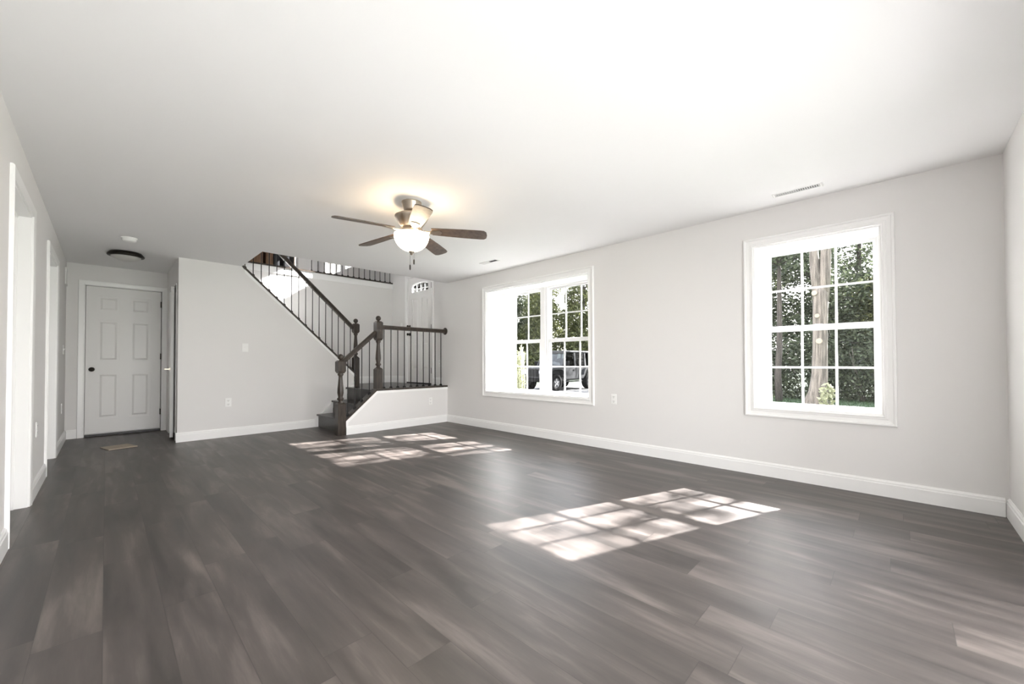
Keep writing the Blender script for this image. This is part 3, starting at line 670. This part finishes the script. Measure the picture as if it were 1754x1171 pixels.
for k in range(5):
    a = math.radians(30.5+72*k); ca, sa = math.cos(a), math.sin(a); tilt = math.radians(-12)
    def TB(u, v, w, ca=ca, sa=sa): 
        vv = v*math.cos(tilt)-w*math.sin(tilt); ww = v*math.sin(tilt)+w*math.cos(tilt)
        return (fx+ca*u-sa*vv, fy+sa*u+ca*vv, 2.192+ww-0.045*(u-0.1)/0.55*0.6)
    bl = MB(); bl.T = TB
    out = [(0.175, -.052), (0.30, -.060), (0.45, -.067), (0.60, -.070), (0.632, -.066), (0.652, -.045), (0.658, 0.0), (0.652, .045), (0.632, .066), (0.60, .070), (0.45, .067), (0.30, .060), (0.175, .052)]
    n = len(out); bl.add([(u, v, -.004) for u, v in out]+[(u, v, .004) for u, v in out], [tuple(range(n))[::-1], tuple(range(n, 2*n))]+[(i, (i+1) % n, n+(i+1) % n, n+i) for i in range(n)])
    bo = obj('blade', bl, M['blade'], fan)
    am = MB(); am.T = TB
    am.add([(0.085, -.018, -.012), (0.16, -.016, -.016), (0.18, -.034, -.010), (0.245, -.036, -.009), (0.262, 0, -.009), (0.245, .036, -.009), (0.18, .034, -.010), (0.16, .016, -.016), (0.085, .018, -.012)] +
           [(0.085, -.018, -.004), (0.16, -.016, -.008), (0.18, -.034, -.005), (0.245, -.036, -.0045), (0.262, 0, -.0045), (0.245, .036, -.0045), (0.18, .034, -.005), (0.16, .016, -.008), (0.085, .018, -.004)],
           [tuple(range(9))[::-1], tuple(range(9, 18))]+[(i, (i+1) % 9, 9+(i+1) % 9, 9+i) for i in range(9)])
    obj('blade_arm', am, M['nickel'], bo)
for dx, dy, zt in ((0.005, -0.005, 1.915), (-0.003, 0.003, 1.868)):
    ch = MB().tube([(fx+dx*3, fy+dy*3, 1.99), (fx+dx*3, fy+dy*3, zt+0.03)], 0.0012, 6).lathe(fx+dx*3, fy+dy*3, [(0.002, zt-0.02), (0.006, zt-0.012), (0.006, zt+0.02), (0.002, zt+0.03)], 8)
    obj('pull_chain', ch, M['bronze'], fan)
for a in range(3):
    pl_ = bpy.data.lights.new('fan_bulb', 'POINT'); pl_.energy = 0.7; pl_.color = (1.0, 0.74, 0.46); pl_.shadow_soft_size = 0.035
    po = bpy.data.objects.new('fan_bulb', pl_); COL.objects.link(po); po.parent = fan
    po.location = (0.118*math.cos(2*PI*a/3+0.4), 0.118*math.sin(2*PI*a/3+0.4), 2.172-HC)

# hall flush light, smoke detector, vents
fl_ = empty('ceiling_light', (0.166, 7.0, HC), 'unlit flush ceiling light with a dark bronze rim outside the hall door', 'ceiling light')
obj('rim', MB().lathe(0.166, 7.0, [(0.150, 2.385), (0.172, 2.392), (0.176, 2.405), (0.160, 2.425), (0.150, 2.44)], 32), M['bronze'], fl_)
obj('glass_bowl', MB().lathe(0.166, 7.0, [(0.02, 2.335), (0.08, 2.345), (0.125, 2.368), (0.149, 2.392)], 32), M['frost'], fl_)
sd_ = empty('smoke_detector', (0.168, 6.14, HC), 'round white smoke detector on the ceiling in front of the hall', 'smoke detector')
obj('base', MB().lathe(0.168, 6.14, [(0.068, 2.428), (0.070, 2.44)], 28), M['plate'], sd_)
obj('cover', MB().lathe(0.168, 6.14, [(0.03, 2.396), (0.05, 2.398), (0.058, 2.408), (0.062, 2.428)], 28), M['plate'], sd_)
def ceil_vent(x, y, lx, ly, label):
    v = empty('ceiling_vent', (x, y, HC), label, 'air vent', 'white ceiling registers')
    f = MB(); mp = lambda u, w, d: (x+u, y+w, HC-d)
    rect_frame(f, mp, -lx/2+0.02, lx/2-0.02, -ly/2+0.02, ly/2-0.02, [(0, 0), (0, 0.006), (0.012, 0.008), (0.02, 0.0)])
    obj('frame', f, M['plate'], v)
    obj('backing', MB().box(x-lx/2+0.02, x+lx/2-0.02, y-ly/2+0.02, y+ly/2-0.02, HC-0.001, HC), M['slot'], v)
    L_ = ly-0.04; n = 20
    for half, sgn in ((0, 1), (1, -1)):
        sb = MB()
        for i in range(n//2):
            yy = y-L_/2+L_*(half*(n//2)+i+0.5)/n; e = L_/n
            sb.add([(x-lx/2+0.02, yy-e*0.40, HC-0.0012-0.004*(sgn > 0)), (x+lx/2-0.02, yy-e*0.40, HC-0.0012-0.004*(sgn > 0)), (x+lx/2-0.02, yy+e*0.40, HC-0.0012-0.004*(sgn < 0)), (x-lx/2+0.02, yy+e*0.40, HC-0.0012-0.004*(sgn < 0))], [(0, 1, 2, 3), (3, 2, 1, 0)])
        obj('louvre_bank', sb, M['plate'], v)
ceil_vent(3.93, 0.585, 0.10, 0.34, 'white ceiling air register close to the single window')
ceil_vent(3.72, 4.07, 0.10, 0.34, 'white ceiling air register above the double window')

# ------------------------------------------------------------------ outlets and switches
def plate(name, T, label, cat, kind, group):
    o = T(0, 0, 0); e = empty(name, o, label, cat, group)
    p = MB(); p.T = T; p.box(-0.037, 0.037, -0.060, 0.060, 0, 0.006); obj('cover_plate', p, M['plate'], e, bevel=0.002)
    if kind == 'outlet':
        for v in (-0.026, 0.026):
            q = MB(); q.T = T; q.box(-0.017, 0.017, v-0.018, v+0.018, 0.006, 0.008); rc = obj('socket', q, M['plate'], e, bevel=0.003)
            h = MB(); h.T = T; h.box(-0.009, -0.006, v-0.002, v+0.009, 0.008, 0.0085).box(0.006, 0.009, v-0.002, v+0.009, 0.008, 0.0085).box(-0.003, 0.003, v-0.012, v-0.007, 0.008, 0.0085); obj('slots', h, M['slot'], rc)
    else:
        q = MB(); q.T = T; q.box(-0.006, 0.006, -0.012, 0.012, 0.006, 0.009).box(-0.004, 0.004, 0.0, 0.010, 0.009, 0.016); obj('toggle', q, M['plate'], e)
plate('light_switch', lambda u, v, d: (1.411+u, YB-d, 1.262+v), 'white toggle switch on the back wall left of the stairs', 'light switch', 'switch', 'wall switches')
plate('wall_outlet', lambda u, v, d: (1.213+u, YB-d, 0.483+v), 'white outlet low on the back wall below the toggle switch', 'outlet', 'outlet', 'wall outlets')
plate('wall_outlet', lambda u, v, d: (3.858+u, YK-d, 0.385+v), 'white outlet on the knee wall under the landing railing', 'outlet', 'outlet', 'wall outlets')
plate('wall_outlet', lambda u, v, d: (XR-d, 2.43+u, 0.60+v), 'white outlet on the right wall beside the double window', 'outlet', 'outlet', 'wall outlets')
plate('wall_outlet', lambda u, v, d: (XL+d, 5.0+u, 0.51+v), 'white outlet on the left wall between its two doorways', 'outlet', 'outlet', 'wall outlets')
plate('wall_outlet', lambda u, v, d: (XL+d, 7.58+u, 0.47+v), 'white outlet on the left wall near the hall door', 'outlet', 'outlet', 'wall outlets')
plate('light_switch', lambda u, v, d: (XL+d, 7.75+u, 1.22+v), 'white toggle switch on the hall left wall before the closed door', 'light switch', 'switch', 'wall switches')
plate('light_switch', lambda u, v, d: (XE-d, 7.42+u, 1.80+v), 'white toggle switch on the landing wall beside the front door', 'light switch', 'switch', 'wall switches')
plate('wall_outlet', lambda u, v, d: (XE-d, 6.06+u, 1.02+v), 'white outlet on the landing wall right of the front door', 'outlet', 'outlet', 'wall outlets')
wg = empty('wall_vent', (XL, 8.03, 2.10), 'white return grille high on the hall left wall', 'air vent')
g = MB(); rect_frame(g, lambda u, v, d: (XL+d, u, v), 7.92, 8.14, 2.12, 2.30, [(0, 0), (0, 0.012), (0.02, 0.012), (0.02, 0)]); obj('frame', g, M['plate'], wg)
g = MB()
for i in range(9): z = 2.125+0.02*i; g.box(XL+0.001, XL+0.009, 7.92, 8.14, z, z+0.011)
obj('louvres', g, M['plate'], wg)
tag(obj('floor_board', MB().prism([(-0.045, 7.04), (0.20, 7.10), (0.285, 6.83), (0.03, 6.76)], 2, 0.002, 0.012), M['mat'], bevel=0.002), 'thin tan board lying on the floor before the hall door', 'board')

# ------------------------------------------------------------------ outdoors
GZ = -0.28
gnd = MB().box(4.6, 90, -60, 8.6, GZ-0.2, GZ).box(4.6, 90, 14.4, 80, GZ-0.2, GZ).box(4.6, 9.0, 8.6, 14.4, GZ-0.2, GZ).box(-30, 4.6, -60, -0.72, GZ-0.2, GZ)
struct('ground', gnd, M['lawn'])
struct('driveway', MB().box(9.0, 90, 8.6, 14.4, GZ-0.2, GZ+0.01), M['drive'])
struct('added_patio', MB().box(-2, 4.55, -4.0, -0.72, GZ, GZ+0.06), mat('added_patio_concrete', (0.12, 0.118, 0.116), 0.9, noise=0.15, nscale=8))  # slab added outside the made-up door, its tone set for bounced light
wing = MB().box(4.60, 5.13, 4.93, 5.12, GZ, UC)
for i in range(27): z = GZ+0.02+0.2*i; wing.box(4.60, 5.125, 4.922, 4.93, z, z+0.012)
struct('wall_porch', wing, M['siding'])
dsp = MB().box(5.135, 5.185, 4.95, 5.03, GZ, UC); tag(obj('downspout', dsp, M['rim']), 'grey downspout on the corner of the white porch wall outside', 'downspout')
struct('porch_roof', MB().box(4.60, 5.6, 4.93, 8.5, UC, UC+0.2), M['siding'])

gb = MB()
for i in range(16000):
    x = random.uniform(5.2, 18.0); y = random.uniform(-3.0, 5.5)
    a = random.uniform(0, PI); l = random.uniform(0.05, 0.11); w = 0.008; dx, dy = math.cos(a)*w, math.sin(a)*w; lx, ly = random.uniform(-.05, .05), random.uniform(-.05, .05)
    gb.add([(x-dx, y-dy, GZ), (x+dx, y+dy, GZ), (x+lx, y+ly, GZ+l)], [(0, 1, 2)])
tag(obj('lawn_grass', gb, M['grass']), 'short green lawn outside the single window', 'grass', kind='stuff')

def leaves(mb, blobs, n, size, rnd, flat=0.0):
    """n leaf blades spread through ellipsoid blobs (cx,cy,cz,rx,ry,rz)."""
    vol = [b[3]*b[4]*b[5] for b in blobs]
    for i in range(n):
        b = rnd.choices(blobs, vol)[0]
        while True:
            p = [rnd.uniform(-1, 1) for _ in range(3)]; r2 = sum(q*q for q in p)
            if 0.15 < r2 <= 1: break
        c_ = Vector((b[0]+p[0]*b[3], b[1]+p[1]*b[4], b[2]+p[2]*b[5]))
        d = Vector((rnd.gauss(0, 1), rnd.gauss(0, 1), rnd.gauss(0, 1)*(1-flat))).normalized()
        u = d.cross(Vector((rnd.gauss(0, 1), rnd.gauss(0, 1), rnd.gauss(0, 1)))).normalized()
        s = size*rnd.uniform(0.6, 1.3)
        mb.add([c_-d*s, c_+u*s*0.42, c_+d*s, c_-u*s*0.42], [(0, 1, 2, 3)])
def wob(p, q, n, amp, rnd):
    p = Vector(p); q = Vector(q); out = []
    for i in range(n+1):
        t = i/n; v = p.lerp(q, t)
        if 0 < i: v += Vector((rnd.uniform(-amp, amp), rnd.uniform(-amp, amp), 0))
        out.append(tuple(v))
    return out
def tree(name, x, y, h, rad, base, label, group, lm, n, size, seed, trunk_r=0.16, flat=0.0, bm='bark2', skirts=5):
    rnd = random.Random(seed)
    t = empty(name, (x, y, GZ), label, 'tree', group)
    tk = MB(); pts = wob((x, y, GZ), (x+rnd.uniform(-.3, .3), y+rnd.uniform(-.3, .3), GZ+h*0.85), 8, 0.06, rnd)
    tk.tube(pts, [trunk_r*(1-0.8*i/8) for i in range(9)], 9)
    blobs = []
    for i in range(skirts):
        z = GZ+base+(h-base)*(i+0.5)/skirts; rr = rad*(1.0-0.55*i/max(1, skirts-1))*rnd.uniform(0.85, 1.15)
        for k in range(3):
            a = rnd.uniform(0, 2*PI); blobs.append((x+math.cos(a)*rr*0.45, y+math.sin(a)*rr*0.45, z+rnd.uniform(-.3, .3), rr*0.62, rr*0.62, (h-base)/skirts*0.62))
            tk.tube(wob(pts[min(8, 1+int(7*(z-GZ)/h))], (x+math.cos(a)*rr*0.8, y+math.sin(a)*rr*0.8, z+0.2), 3, 0.05, rnd), [trunk_r*0.3, trunk_r*0.22, trunk_r*0.14, trunk_r*0.07], 6)
    obj('trunk', tk, M[bm], t)
    lf = MB(); leaves(lf, blobs, n, size, rnd, flat); obj('foliage', lf, lm, t)
    return t

# woods behind the single window
WOODS = [  # x, y, h, rad, base, material, n, size, label
    (17.0, 6.6, 9.0, 2.1, 0.6, 'leafA', 5200, 0.11, 'dark evergreen at the far left of the woods beyond the lawn'),
    (19.0, 3.9, 10.0, 2.2, 2.3, 'leafA', 4800, 0.11, 'loose evergreen with bright gaps behind the slim left trunk'),
    (17.5, 2.0, 10.0, 1.9, 0.8, 'leafA', 5600, 0.11, 'dark evergreen directly behind the forked cedar'),
    (18.5, 0.3, 10.0, 2.0, 0.6, 'leafB', 5600, 0.12, 'lighter leafy tree right of the forked cedar'),
    (17.5, -1.7, 9.5, 2.1, 0.5, 'leafB', 5000, 0.12, 'lighter leafy tree at the far right of the woods beyond the lawn'),
    (22.0, 1.2, 12.0, 2.6, 0.6, 'leafA', 5200, 0.13, 'tall evergreen at the back of the woods, in line with the forked cedar'),
    (22.5, 5.6, 12.0, 2.6, 3.2, 'leafB', 4200, 0.13, 'tall pale tree at the back of the woods, left of the slim trunk'),
]
for i, (x, y, h, rad, base, lm, n, size, lab) in enumerate(WOODS):
    tree('woodland_tree', x+1.6, y*1.08, h, rad*1.1, base, lab, 'woods beyond the lawn', M[lm], int(n*3.2), size*0.72, 100+i, flat=0.4 if lm == 'leafA' else 0.1)
def shrub(name, x, y, w, h, label, group, lm, n, size, seed):
    rnd = random.Random(seed); t = empty(name, (x, y, GZ), label, 'shrub', group)
    stm = MB()
    for k in range(7):
        a = rnd.uniform(0, 2*PI); stm.tube(wob((x+math.cos(a)*.1, y+math.sin(a)*.1, GZ), (x+math.cos(a)*w*.6, y+math.sin(a)*w*.6, GZ+h*rnd.uniform(.7, 1.0)), 3, 0.05, rnd), [0.02, 0.015, 0.01, 0.006], 5)
    obj('stems', stm, M['bark'], t)
    lf = MB(); leaves(lf, [(x, y, GZ+h*.45, w*.8, w, h*.5), (x, y+w*.5, GZ+h*.35, w*.6, w*.6, h*.4), (x, y-w*.5, GZ+h*.4, w*.6, w*.6, h*.42)], n, size, rnd); obj('foliage', lf, lm, t)
HEDGE = [(17.0, 5.6), (17.3, 3.9), (17.1, 2.3), (17.3, 0.8), (17.0, -0.7), (17.2, -2.2)]
HL = ['low dark shrub at the left end of the lawn edge', 'low dark shrub under the slim left trunk', 'low dark shrub just left of the forked cedar', 'low dark shrub just right of the forked cedar', 'low dark shrub with bare stems near the right of the lawn edge', 'low dark shrub at the right end of the lawn edge']
for i, (x, y) in enumerate(HEDGE): shrub('woodland_shrub', x, y, 1.05, 1.9+0.3*(i % 3), HL[i], 'shrubs along the lawn edge', M['leafA'], 6000, 0.06, 300+i)
# slim dark trunk
rnd = random.Random(5)
sv = tree('slim_tree', 15.6, 2.88, 8.5, 1.5, 4.6, 'slim dark trunk left of the forked cedar', None, M['leafA'], 2500, 0.08, 77, 0.11)

# forked cedar near the single window
cx_, cy_ = 10.5, 1.22
ce = empty('forked_cedar', (cx_, cy_, GZ), 'big forked cedar trunk with pale cut branch scars outside the single window', 'tree')
rnd = random.Random(11)
tk = MB(); ph = [rnd.uniform(0, 6.28) for _ in range(4)]
jit = lambda k, i: 1+0.07*math.sin(i*2.1+ph[0]+k*.12)+0.05*math.sin(i*3.3+ph[1]-k*.2)
zs = [GZ, -0.05, 0.16, 0.45, 0.78, 1.3, 1.77, 2.2, 2.46, 2.60]
cyy = [1.29, 1.28, 1.267, 1.235, 1.208, 1.197, 1.19, 1.18, 1.175, 1.175]
rr = [0.25, 0.215, 0.19, 0.155, 0.135, 0.125, 0.122, 0.128, 0.132, 0.10]
tk.tube([(cx_, y, z) for y, z in zip(cyy, zs)], rr, 22, jitter=jit)
y_top = 1.17
f1 = [(cx_, 1.205, 2.30), (cx_+.01, 1.265, 2.9), (cx_+.02, 1.29, 3.4), (cx_+.1, 1.36, 4.5), (cx_+.3, 1.6, 6.0), (cx_+.3, 1.75, 7.5)]
f2 = [(cx_, 1.150, 2.30), (cx_+.02, 1.105, 2.9), (cx_+.03, 1.085, 3.4), (cx_+.1, 0.98, 4.5), (cx_+.2, 0.6, 6.0), (cx_+.2, 0.3, 7.5)]
tk.tube(f1, [0.105, 0.088, 0.078, .075, .06, .04], 16, jitter=jit); tk.tube(f2, [0.105, 0.092, 0.085, .08, .06, .04], 16, jitter=jit)
tk.tube([(cx_-.05, 1.50, GZ), (cx_-.02, 1.48, 0.0), (cx_, 1.40, 0.25), (cx_, 1.29, 0.6)], [0.12, 0.10, 0.07, 0.03], 12, jitter=jit)
obj('trunk', tk, M['bark'], ce)
def scar(y, z, r, q_=0.12):
    x = cx_-q_; m = MB(); n = 14
    vs = [(x-d, y+r*q*math.cos(2*PI*i/n), z+r*q*1.05*math.sin(2*PI*i/n)) for d, q in ((-0.06, 1.15), (0.022, 1.0), (0.026, 0.8)) for i in range(n)]
    m.add(vs, [(j*n+i, j*n+(i+1) % n, (j+1)*n+(i+1) % n, (j+1)*n+i) for j in range(2) for i in range(n)]+[tuple(range(2*n, 3*n))]); obj('branch_scar', m, M['scar'], ce)
scar(1.265, 2.47, 0.05, 0.125); scar(1.225, 1.99, 0.042, 0.118); scar(1.20, 1.46, 0.055, 0.122)
# overhead branches that dapple the sunlight
br = MB(); lf = MB()
DAP = [(11.0, -2.6, 6.0, 1.0, .8, .35), (11.2, -1.0, 5.6, .9, .7, .3), (11.0, 0.4, 6.3, 1.0, .8, .4), (11.4, 1.6, 6.9, 1.2, .9, .5), (10.4, -1.9, 6.8, .9, .8, .3), (12.0, 0.6, 7.5, 1.2, 1.2, .5), (11.6, -2.4, 7.2, 1.1, .8, .3)]
for b_ in DAP:
    br.tube(wob((cx_+.2, y_top-.3, 4.6), (b_[0], b_[1], b_[2]), 4, 0.08, rnd), [.06, .045, .035, .02, .01], 6)
leaves(lf, DAP, 950, 0.10, rnd, 0.3); leaves(lf, [(11.0, -1.95, 5.85, .5, .34, .22)], 130, 0.07, rnd, 0.3); leaves(lf, [(11.0, 1.45, 6.2, .7, .5, .16)], 110, 0.07, rnd, 0.3)
obj('branches', br, M['bark'], ce); obj('foliage', lf, M['leafA'], ce)
# pale sprout at its foot
sp_ = empty('pale_sprout', (cx_-.35, cy_-.28, GZ), 'small pale leafy sprout at the foot of the forked cedar', 'plant')
lf = MB(); leaves(lf, [(cx_-.35, cy_-.17, 0.22, .10, .13, .40)], 150, 0.075, rnd); obj('foliage', lf, M['leafC'], sp_)
obj('stems', MB().tube([(cx_-.35, cy_-.25, GZ), (cx_-.35, cy_-.17, 0.5)], [.012, .006], 6), M['bark'], sp_)

# columnar plant outside the double window
px_, py_ = 6.08, 5.72
cp_ = empty('columnar_plant', (px_, py_, GZ), 'tall pale columnar plant with upright stems outside the double window', 'plant')
sm_ = MB(); lf = MB(); rnd = random.Random(21)
for k in range(15):
    a = rnd.uniform(0, 2*PI); r = rnd.uniform(0.02, 0.15); hx, hy = px_+math.cos(a)*r, py_+math.sin(a)*r; ht = rnd.uniform(1.0, 1.42)
    tp = (hx+rnd.uniform(-.06, .06), hy+rnd.uniform(-.06, .06), ht)
    sm_.tube([(px_+math.cos(a)*r*.5, py_+math.sin(a)*r*.5, GZ), (hx, hy, 0.5), tp], [.012, .012, .008], 6)
    for q in range(110):
        t_ = rnd.uniform(0.1, 1); zc = GZ+(ht-GZ)*t_
        d = Vector((rnd.gauss(0, 1), rnd.gauss(0, 1), 1.2)).normalized(); u = d.cross(Vector((rnd.gauss(0, 1), rnd.gauss(0, 1), 0.1))).normalized(); c0 = Vector((hx, hy, zc))
        lf.add([c0, c0+d*.03+u*.012, c0+d*.06, c0+d*.03-u*.012], [(0, 1, 2, 3)])
obj('stems', sm_, M['leafC'], cp_); obj('foliage', lf, M['leafC'], cp_)

# trees behind the car
FAR = [(22.0, 25.0, 11, 3.0, 1.0, 'leafB', 'leafy tree far left behind the parked car'), (25.5, 25.5, 12, 3.2, 0.8, 'leafA', 'dark leafy tree behind the grille of the parked car'),
       (27.0, 22.5, 11, 3.0, 0.9, 'leafB', 'leafy tree behind the windshield of the parked car'), (29.0, 19.5, 10, 2.9, 0.8, 'leafB', 'leafy tree behind the doors of the parked car'), (31.0, 16.5, 9, 2.8, 0.8, 'leafB', 'leafy tree behind the tail of the parked car'),
       (19.0, 29.0, 11, 3.0, 0.8, 'leafA', 'dark tree beyond the white porch wall'), (33.0, 28.0, 14, 4.0, 1.0, 'leafB', 'tallest pale tree at the back behind the parked car')]
for i, (x, y, h, rad, base, lm, lab) in enumerate(FAR):
    tree('leafy_tree', x, y, h, rad, 0.1, lab, 'trees behind the driveway', M[lm], 26000, 0.13, 500+i, 0.2)
nh = empty('distant_house', (31, 42, GZ), 'pale house glimpsed through the trees at the top left of the double window', 'house')
obj('wall', MB().box(28, 36, 40, 46, GZ, 9), M['siding'], nh)
obj('roof', MB().prism([(39.5, 9), (46.5, 9), (43, 12)], 0, 27.6, 36.4), M['roof'], nh)

# parked off-road car, nose towards the house
CX, CY = 15.2, 11.75
car = empty('parked_car', (CX, CY, GZ+0.01), 'grey boxy off-road car parked on the driveway outside the double window', 'car')
def TCAR(x, y, z): return (CX-x, CY-y, GZ+0.01+z)      # x forward (towards -X), y to the car's left (-Y)
def cm(): m = MB(); m.T = TCAR; return m
hw = 0.76
obj('body', cm().prism([(-2.0, .55), (-2.0, 1.12), (0.62, 1.12), (0.72, 1.08), (0.72, .45), (-1.0, .45), (-1.1, .55)], 1, -hw, hw), M['car'], car, bevel=0.03)
obj('hood', cm().add([(0.70, -.70, .62), (0.70, .70, .62), (1.78, .58, .62), (1.78, -.58, .62), (0.70, -.70, 1.12), (0.70, .70, 1.12), (1.74, .58, 1.05), (1.74, -.58, 1.05)], [(0,3,2,1),(4,5,6,7),(0,1,5,4),(1,2,6,5),(2,3,7,6),(3,0,4,7)]), M['car'], car, bevel=0.04)
gl_ = obj('grille', cm().box(1.74, 1.82, -.60, .60, .58, 1.05), M['car'], car, bevel=0.02)
sl_ = cm()
for k in range(7): y = -0.27+0.09*k; sl_.box(1.815, 1.83, y-.028, y+.028, .66, .98)
obj('grille_slots', sl_, M['cartrim'], gl_)
def disc_x(mb, x0, x1, y, z, r, n=20):
    mb.add([(x, y+r*math.cos(2*PI*i/n), z+r*math.sin(2*PI*i/n)) for x in (x0, x1) for i in range(n)], [tuple(range(n))[::-1], tuple(range(n, 2*n))]+[(i, (i+1) % n, n+(i+1) % n, n+i) for i in range(n)], False)
for s_ in (-1, 1):
    m = cm(); disc_x(m, 1.80, 1.845, s_*.45, .86, .10); obj('headlight', m, M['lens'], car)
obj('bumper', cm().box(1.86, 2.02, -.80, .80, .42, .62).box(1.78, 1.88, -.3, .3, .45, .58), M['cartrim'], car, bevel=0.02)
obj('bumper', cm().box(-2.12, -1.98, -.80, .80, .45, .62), M['cartrim'], car, bevel=0.02)
for xw in (1.22, -1.38):
    for s_ in (-1, 1):
        f = cm(); pts = [(xw-.60, .62), (xw-.48, .98), (xw-.30, 1.06), (xw+.34, 1.06), (xw+.50, .96), (xw+.60, .72)]
        inn = [(xw+.50, .70), (xw+.42, .88), (xw+.28, .97), (xw-.26, .97), (xw-.40, .90), (xw-.50, .62)]
        f.prism(pts+inn, 1, s_*.66 if s_ > 0 else -.94, .94 if s_ > 0 else -.66); obj('fender_flare', f, M['car'], car)
        wroot = cm(); n = 28
        prof = [(.20, .62), (.36, .62), (.385, .66), (.385, .84), (.36, .88), (.21, .88)]
        vs = [(xw+r*math.cos(2*PI*i/n), s_*y, .385+r*math.sin(2*PI*i/n)) for r, y in prof for i in range(n)]
        wroot.add(vs, [(j*n+i, j*n+(i+1) % n, ((j+1) % 6)*n+(i+1) % n, ((j+1) % 6)*n+i) for j in range(6) for i in range(n)], True)
        tr_ = obj('tire', wroot, M['tire'], car)
        rm = cm(); vs = [(xw+r*math.cos(2*PI*i/n), s_*y, .385+r*math.sin(2*PI*i/n)) for r, y in ((.22, .70), (.22, .86), (.195, .86), (.185, .80)) for i in range(n)]
        rm.add(vs, [(j*n+i, j*n+(i+1) % n, (j+1)*n+(i+1) % n, (j+1)*n+i) for j in range(3) for i in range(n)]+[tuple(range(3*n, 4*n))])
        for k in range(5):
            a = 2*PI*k/5+.3; ca, sa = math.cos(a), math.sin(a)
            q0, q1 = .03, .2; wv = .032
            rm.add([(xw+ca*q0-sa*wv, s_*.855, .385+sa*q0+ca*wv), (xw+ca*q0+sa*wv, s_*.855, .385+sa*q0-ca*wv), (xw+ca*q1+sa*wv, s_*.855, .385+sa*q1-ca*wv), (xw+ca*q1-sa*wv, s_*.855, .385+sa*q1+ca*wv)] +
                   [(xw+ca*q0-sa*wv, s_*.80, .385+sa*q0+ca*wv), (xw+ca*q0+sa*wv, s_*.80, .385+sa*q0-ca*wv), (xw+ca*q1+sa*wv, s_*.80, .385+sa*q1-ca*wv), (xw+ca*q1-sa*wv, s_*.80, .385+sa*q1+ca*wv)], [(0,1,2,3),(7,6,5,4),(0,4,5,1),(1,5,6,2),(2,6,7,3),(3,7,4,0)])
        obj('rim', rm, M['rim'], tr_)
# cabin: posts, roof, glass
cb = cm()
for s_ in (-1, 1):
    y0, y1 = (s_*.74, s_*.68)
    for (xa, xb, xt0, xt1) in ((0.60, 0.70, 0.30, 0.40), (-0.38, -0.26, -0.38, -0.28), (-1.22, -1.10, -1.22, -1.12), (-2.0, -1.88, -1.96, -1.86)):
        cb.add([(xa, y0-.03, 1.10), (xb, y0-.03, 1.10), (xb, y0+.03, 1.10), (xa, y0+.03, 1.10), (xt0, y1-.03, 1.74), (xt1, y1-.03, 1.74), (xt1, y1+.03, 1.74), (xt0, y1+.03, 1.74)], [(0,3,2,1),(4,5,6,7),(0,1,5,4),(1,2,6,5),(2,3,7,6),(3,0,4,7)])
cb.box(0.28, 0.40, -.70, .70, 1.70, 1.76)
obj('cabin_frame', cb, M['car'], car)
obj('hardtop', cm().box(-1.98, 0.38, -.72, .72, 1.74, 1.84), M['car'], car, bevel=0.03)
g = cm(); g.add([(0.65, -.68, 1.13), (0.65, .68, 1.13), (0.35, .64, 1.72), (0.35, -.64, 1.72), (0.66, -.68, 1.13), (0.66, .68, 1.13), (0.36, .64, 1.72), (0.36, -.64, 1.72)], [(0,1,2,3),(7,6,5,4),(0,4,5,1),(1,5,6,2),(2,6,7,3),(3,7,4,0)]); obj('windshield', g, M['carglass'], car)
for s_ in (-1, 1):
    for (xa, xb, xt0, xt1) in ((-.26, .60, -.28, .30), (-1.10, -.38, -1.12, -.38), (-1.88, -1.22, -1.86, -1.22)):
        g = cm(); g.add([(xa, s_*.735, 1.12), (xb, s_*.735, 1.12), (xt1, s_*.675, 1.74), (xt0, s_*.675, 1.74), (xa, s_*.745, 1.12), (xb, s_*.745, 1.12), (xt1, s_*.685, 1.74), (xt0, s_*.685, 1.74)], [(0,1,2,3),(7,6,5,4),(0,4,5,1),(1,5,6,2),(2,6,7,3),(3,7,4,0)]); obj('window', g, M['carglass'], car)
    for xa, xb in ((-.33, .60), (-1.12, -.36)):
        dr_ = obj('door', cm().box(xa, xb, s_*.765 if s_ > 0 else -.795, .795 if s_ > 0 else -.765, .52, 1.11), M['car'], car, bevel=0.012)
        obj('door_handle', cm().box(xa+.06, xa+.22, s_*.795 if s_ > 0 else -.82, .82 if s_ > 0 else -.795, .92, .96), M['cartrim'], dr_)
    obj('side_mirror', cm().box(.48, .58, s_*.80 if s_ > 0 else -1.02, 1.02 if s_ > 0 else -.80, 1.14, 1.34), M['cartrim'], car, bevel=0.02)
    obj('side_step', cm().box(-.75, .60, s_*.70 if s_ > 0 else -.88, .88 if s_ > 0 else -.70, .38, .44), M['cartrim'], car, bevel=0.01)
m = cm(); disc_x(m, -2.36, -2.14, 0.05, .98, .38, 28); obj('spare_wheel', m, M['tire'], car)
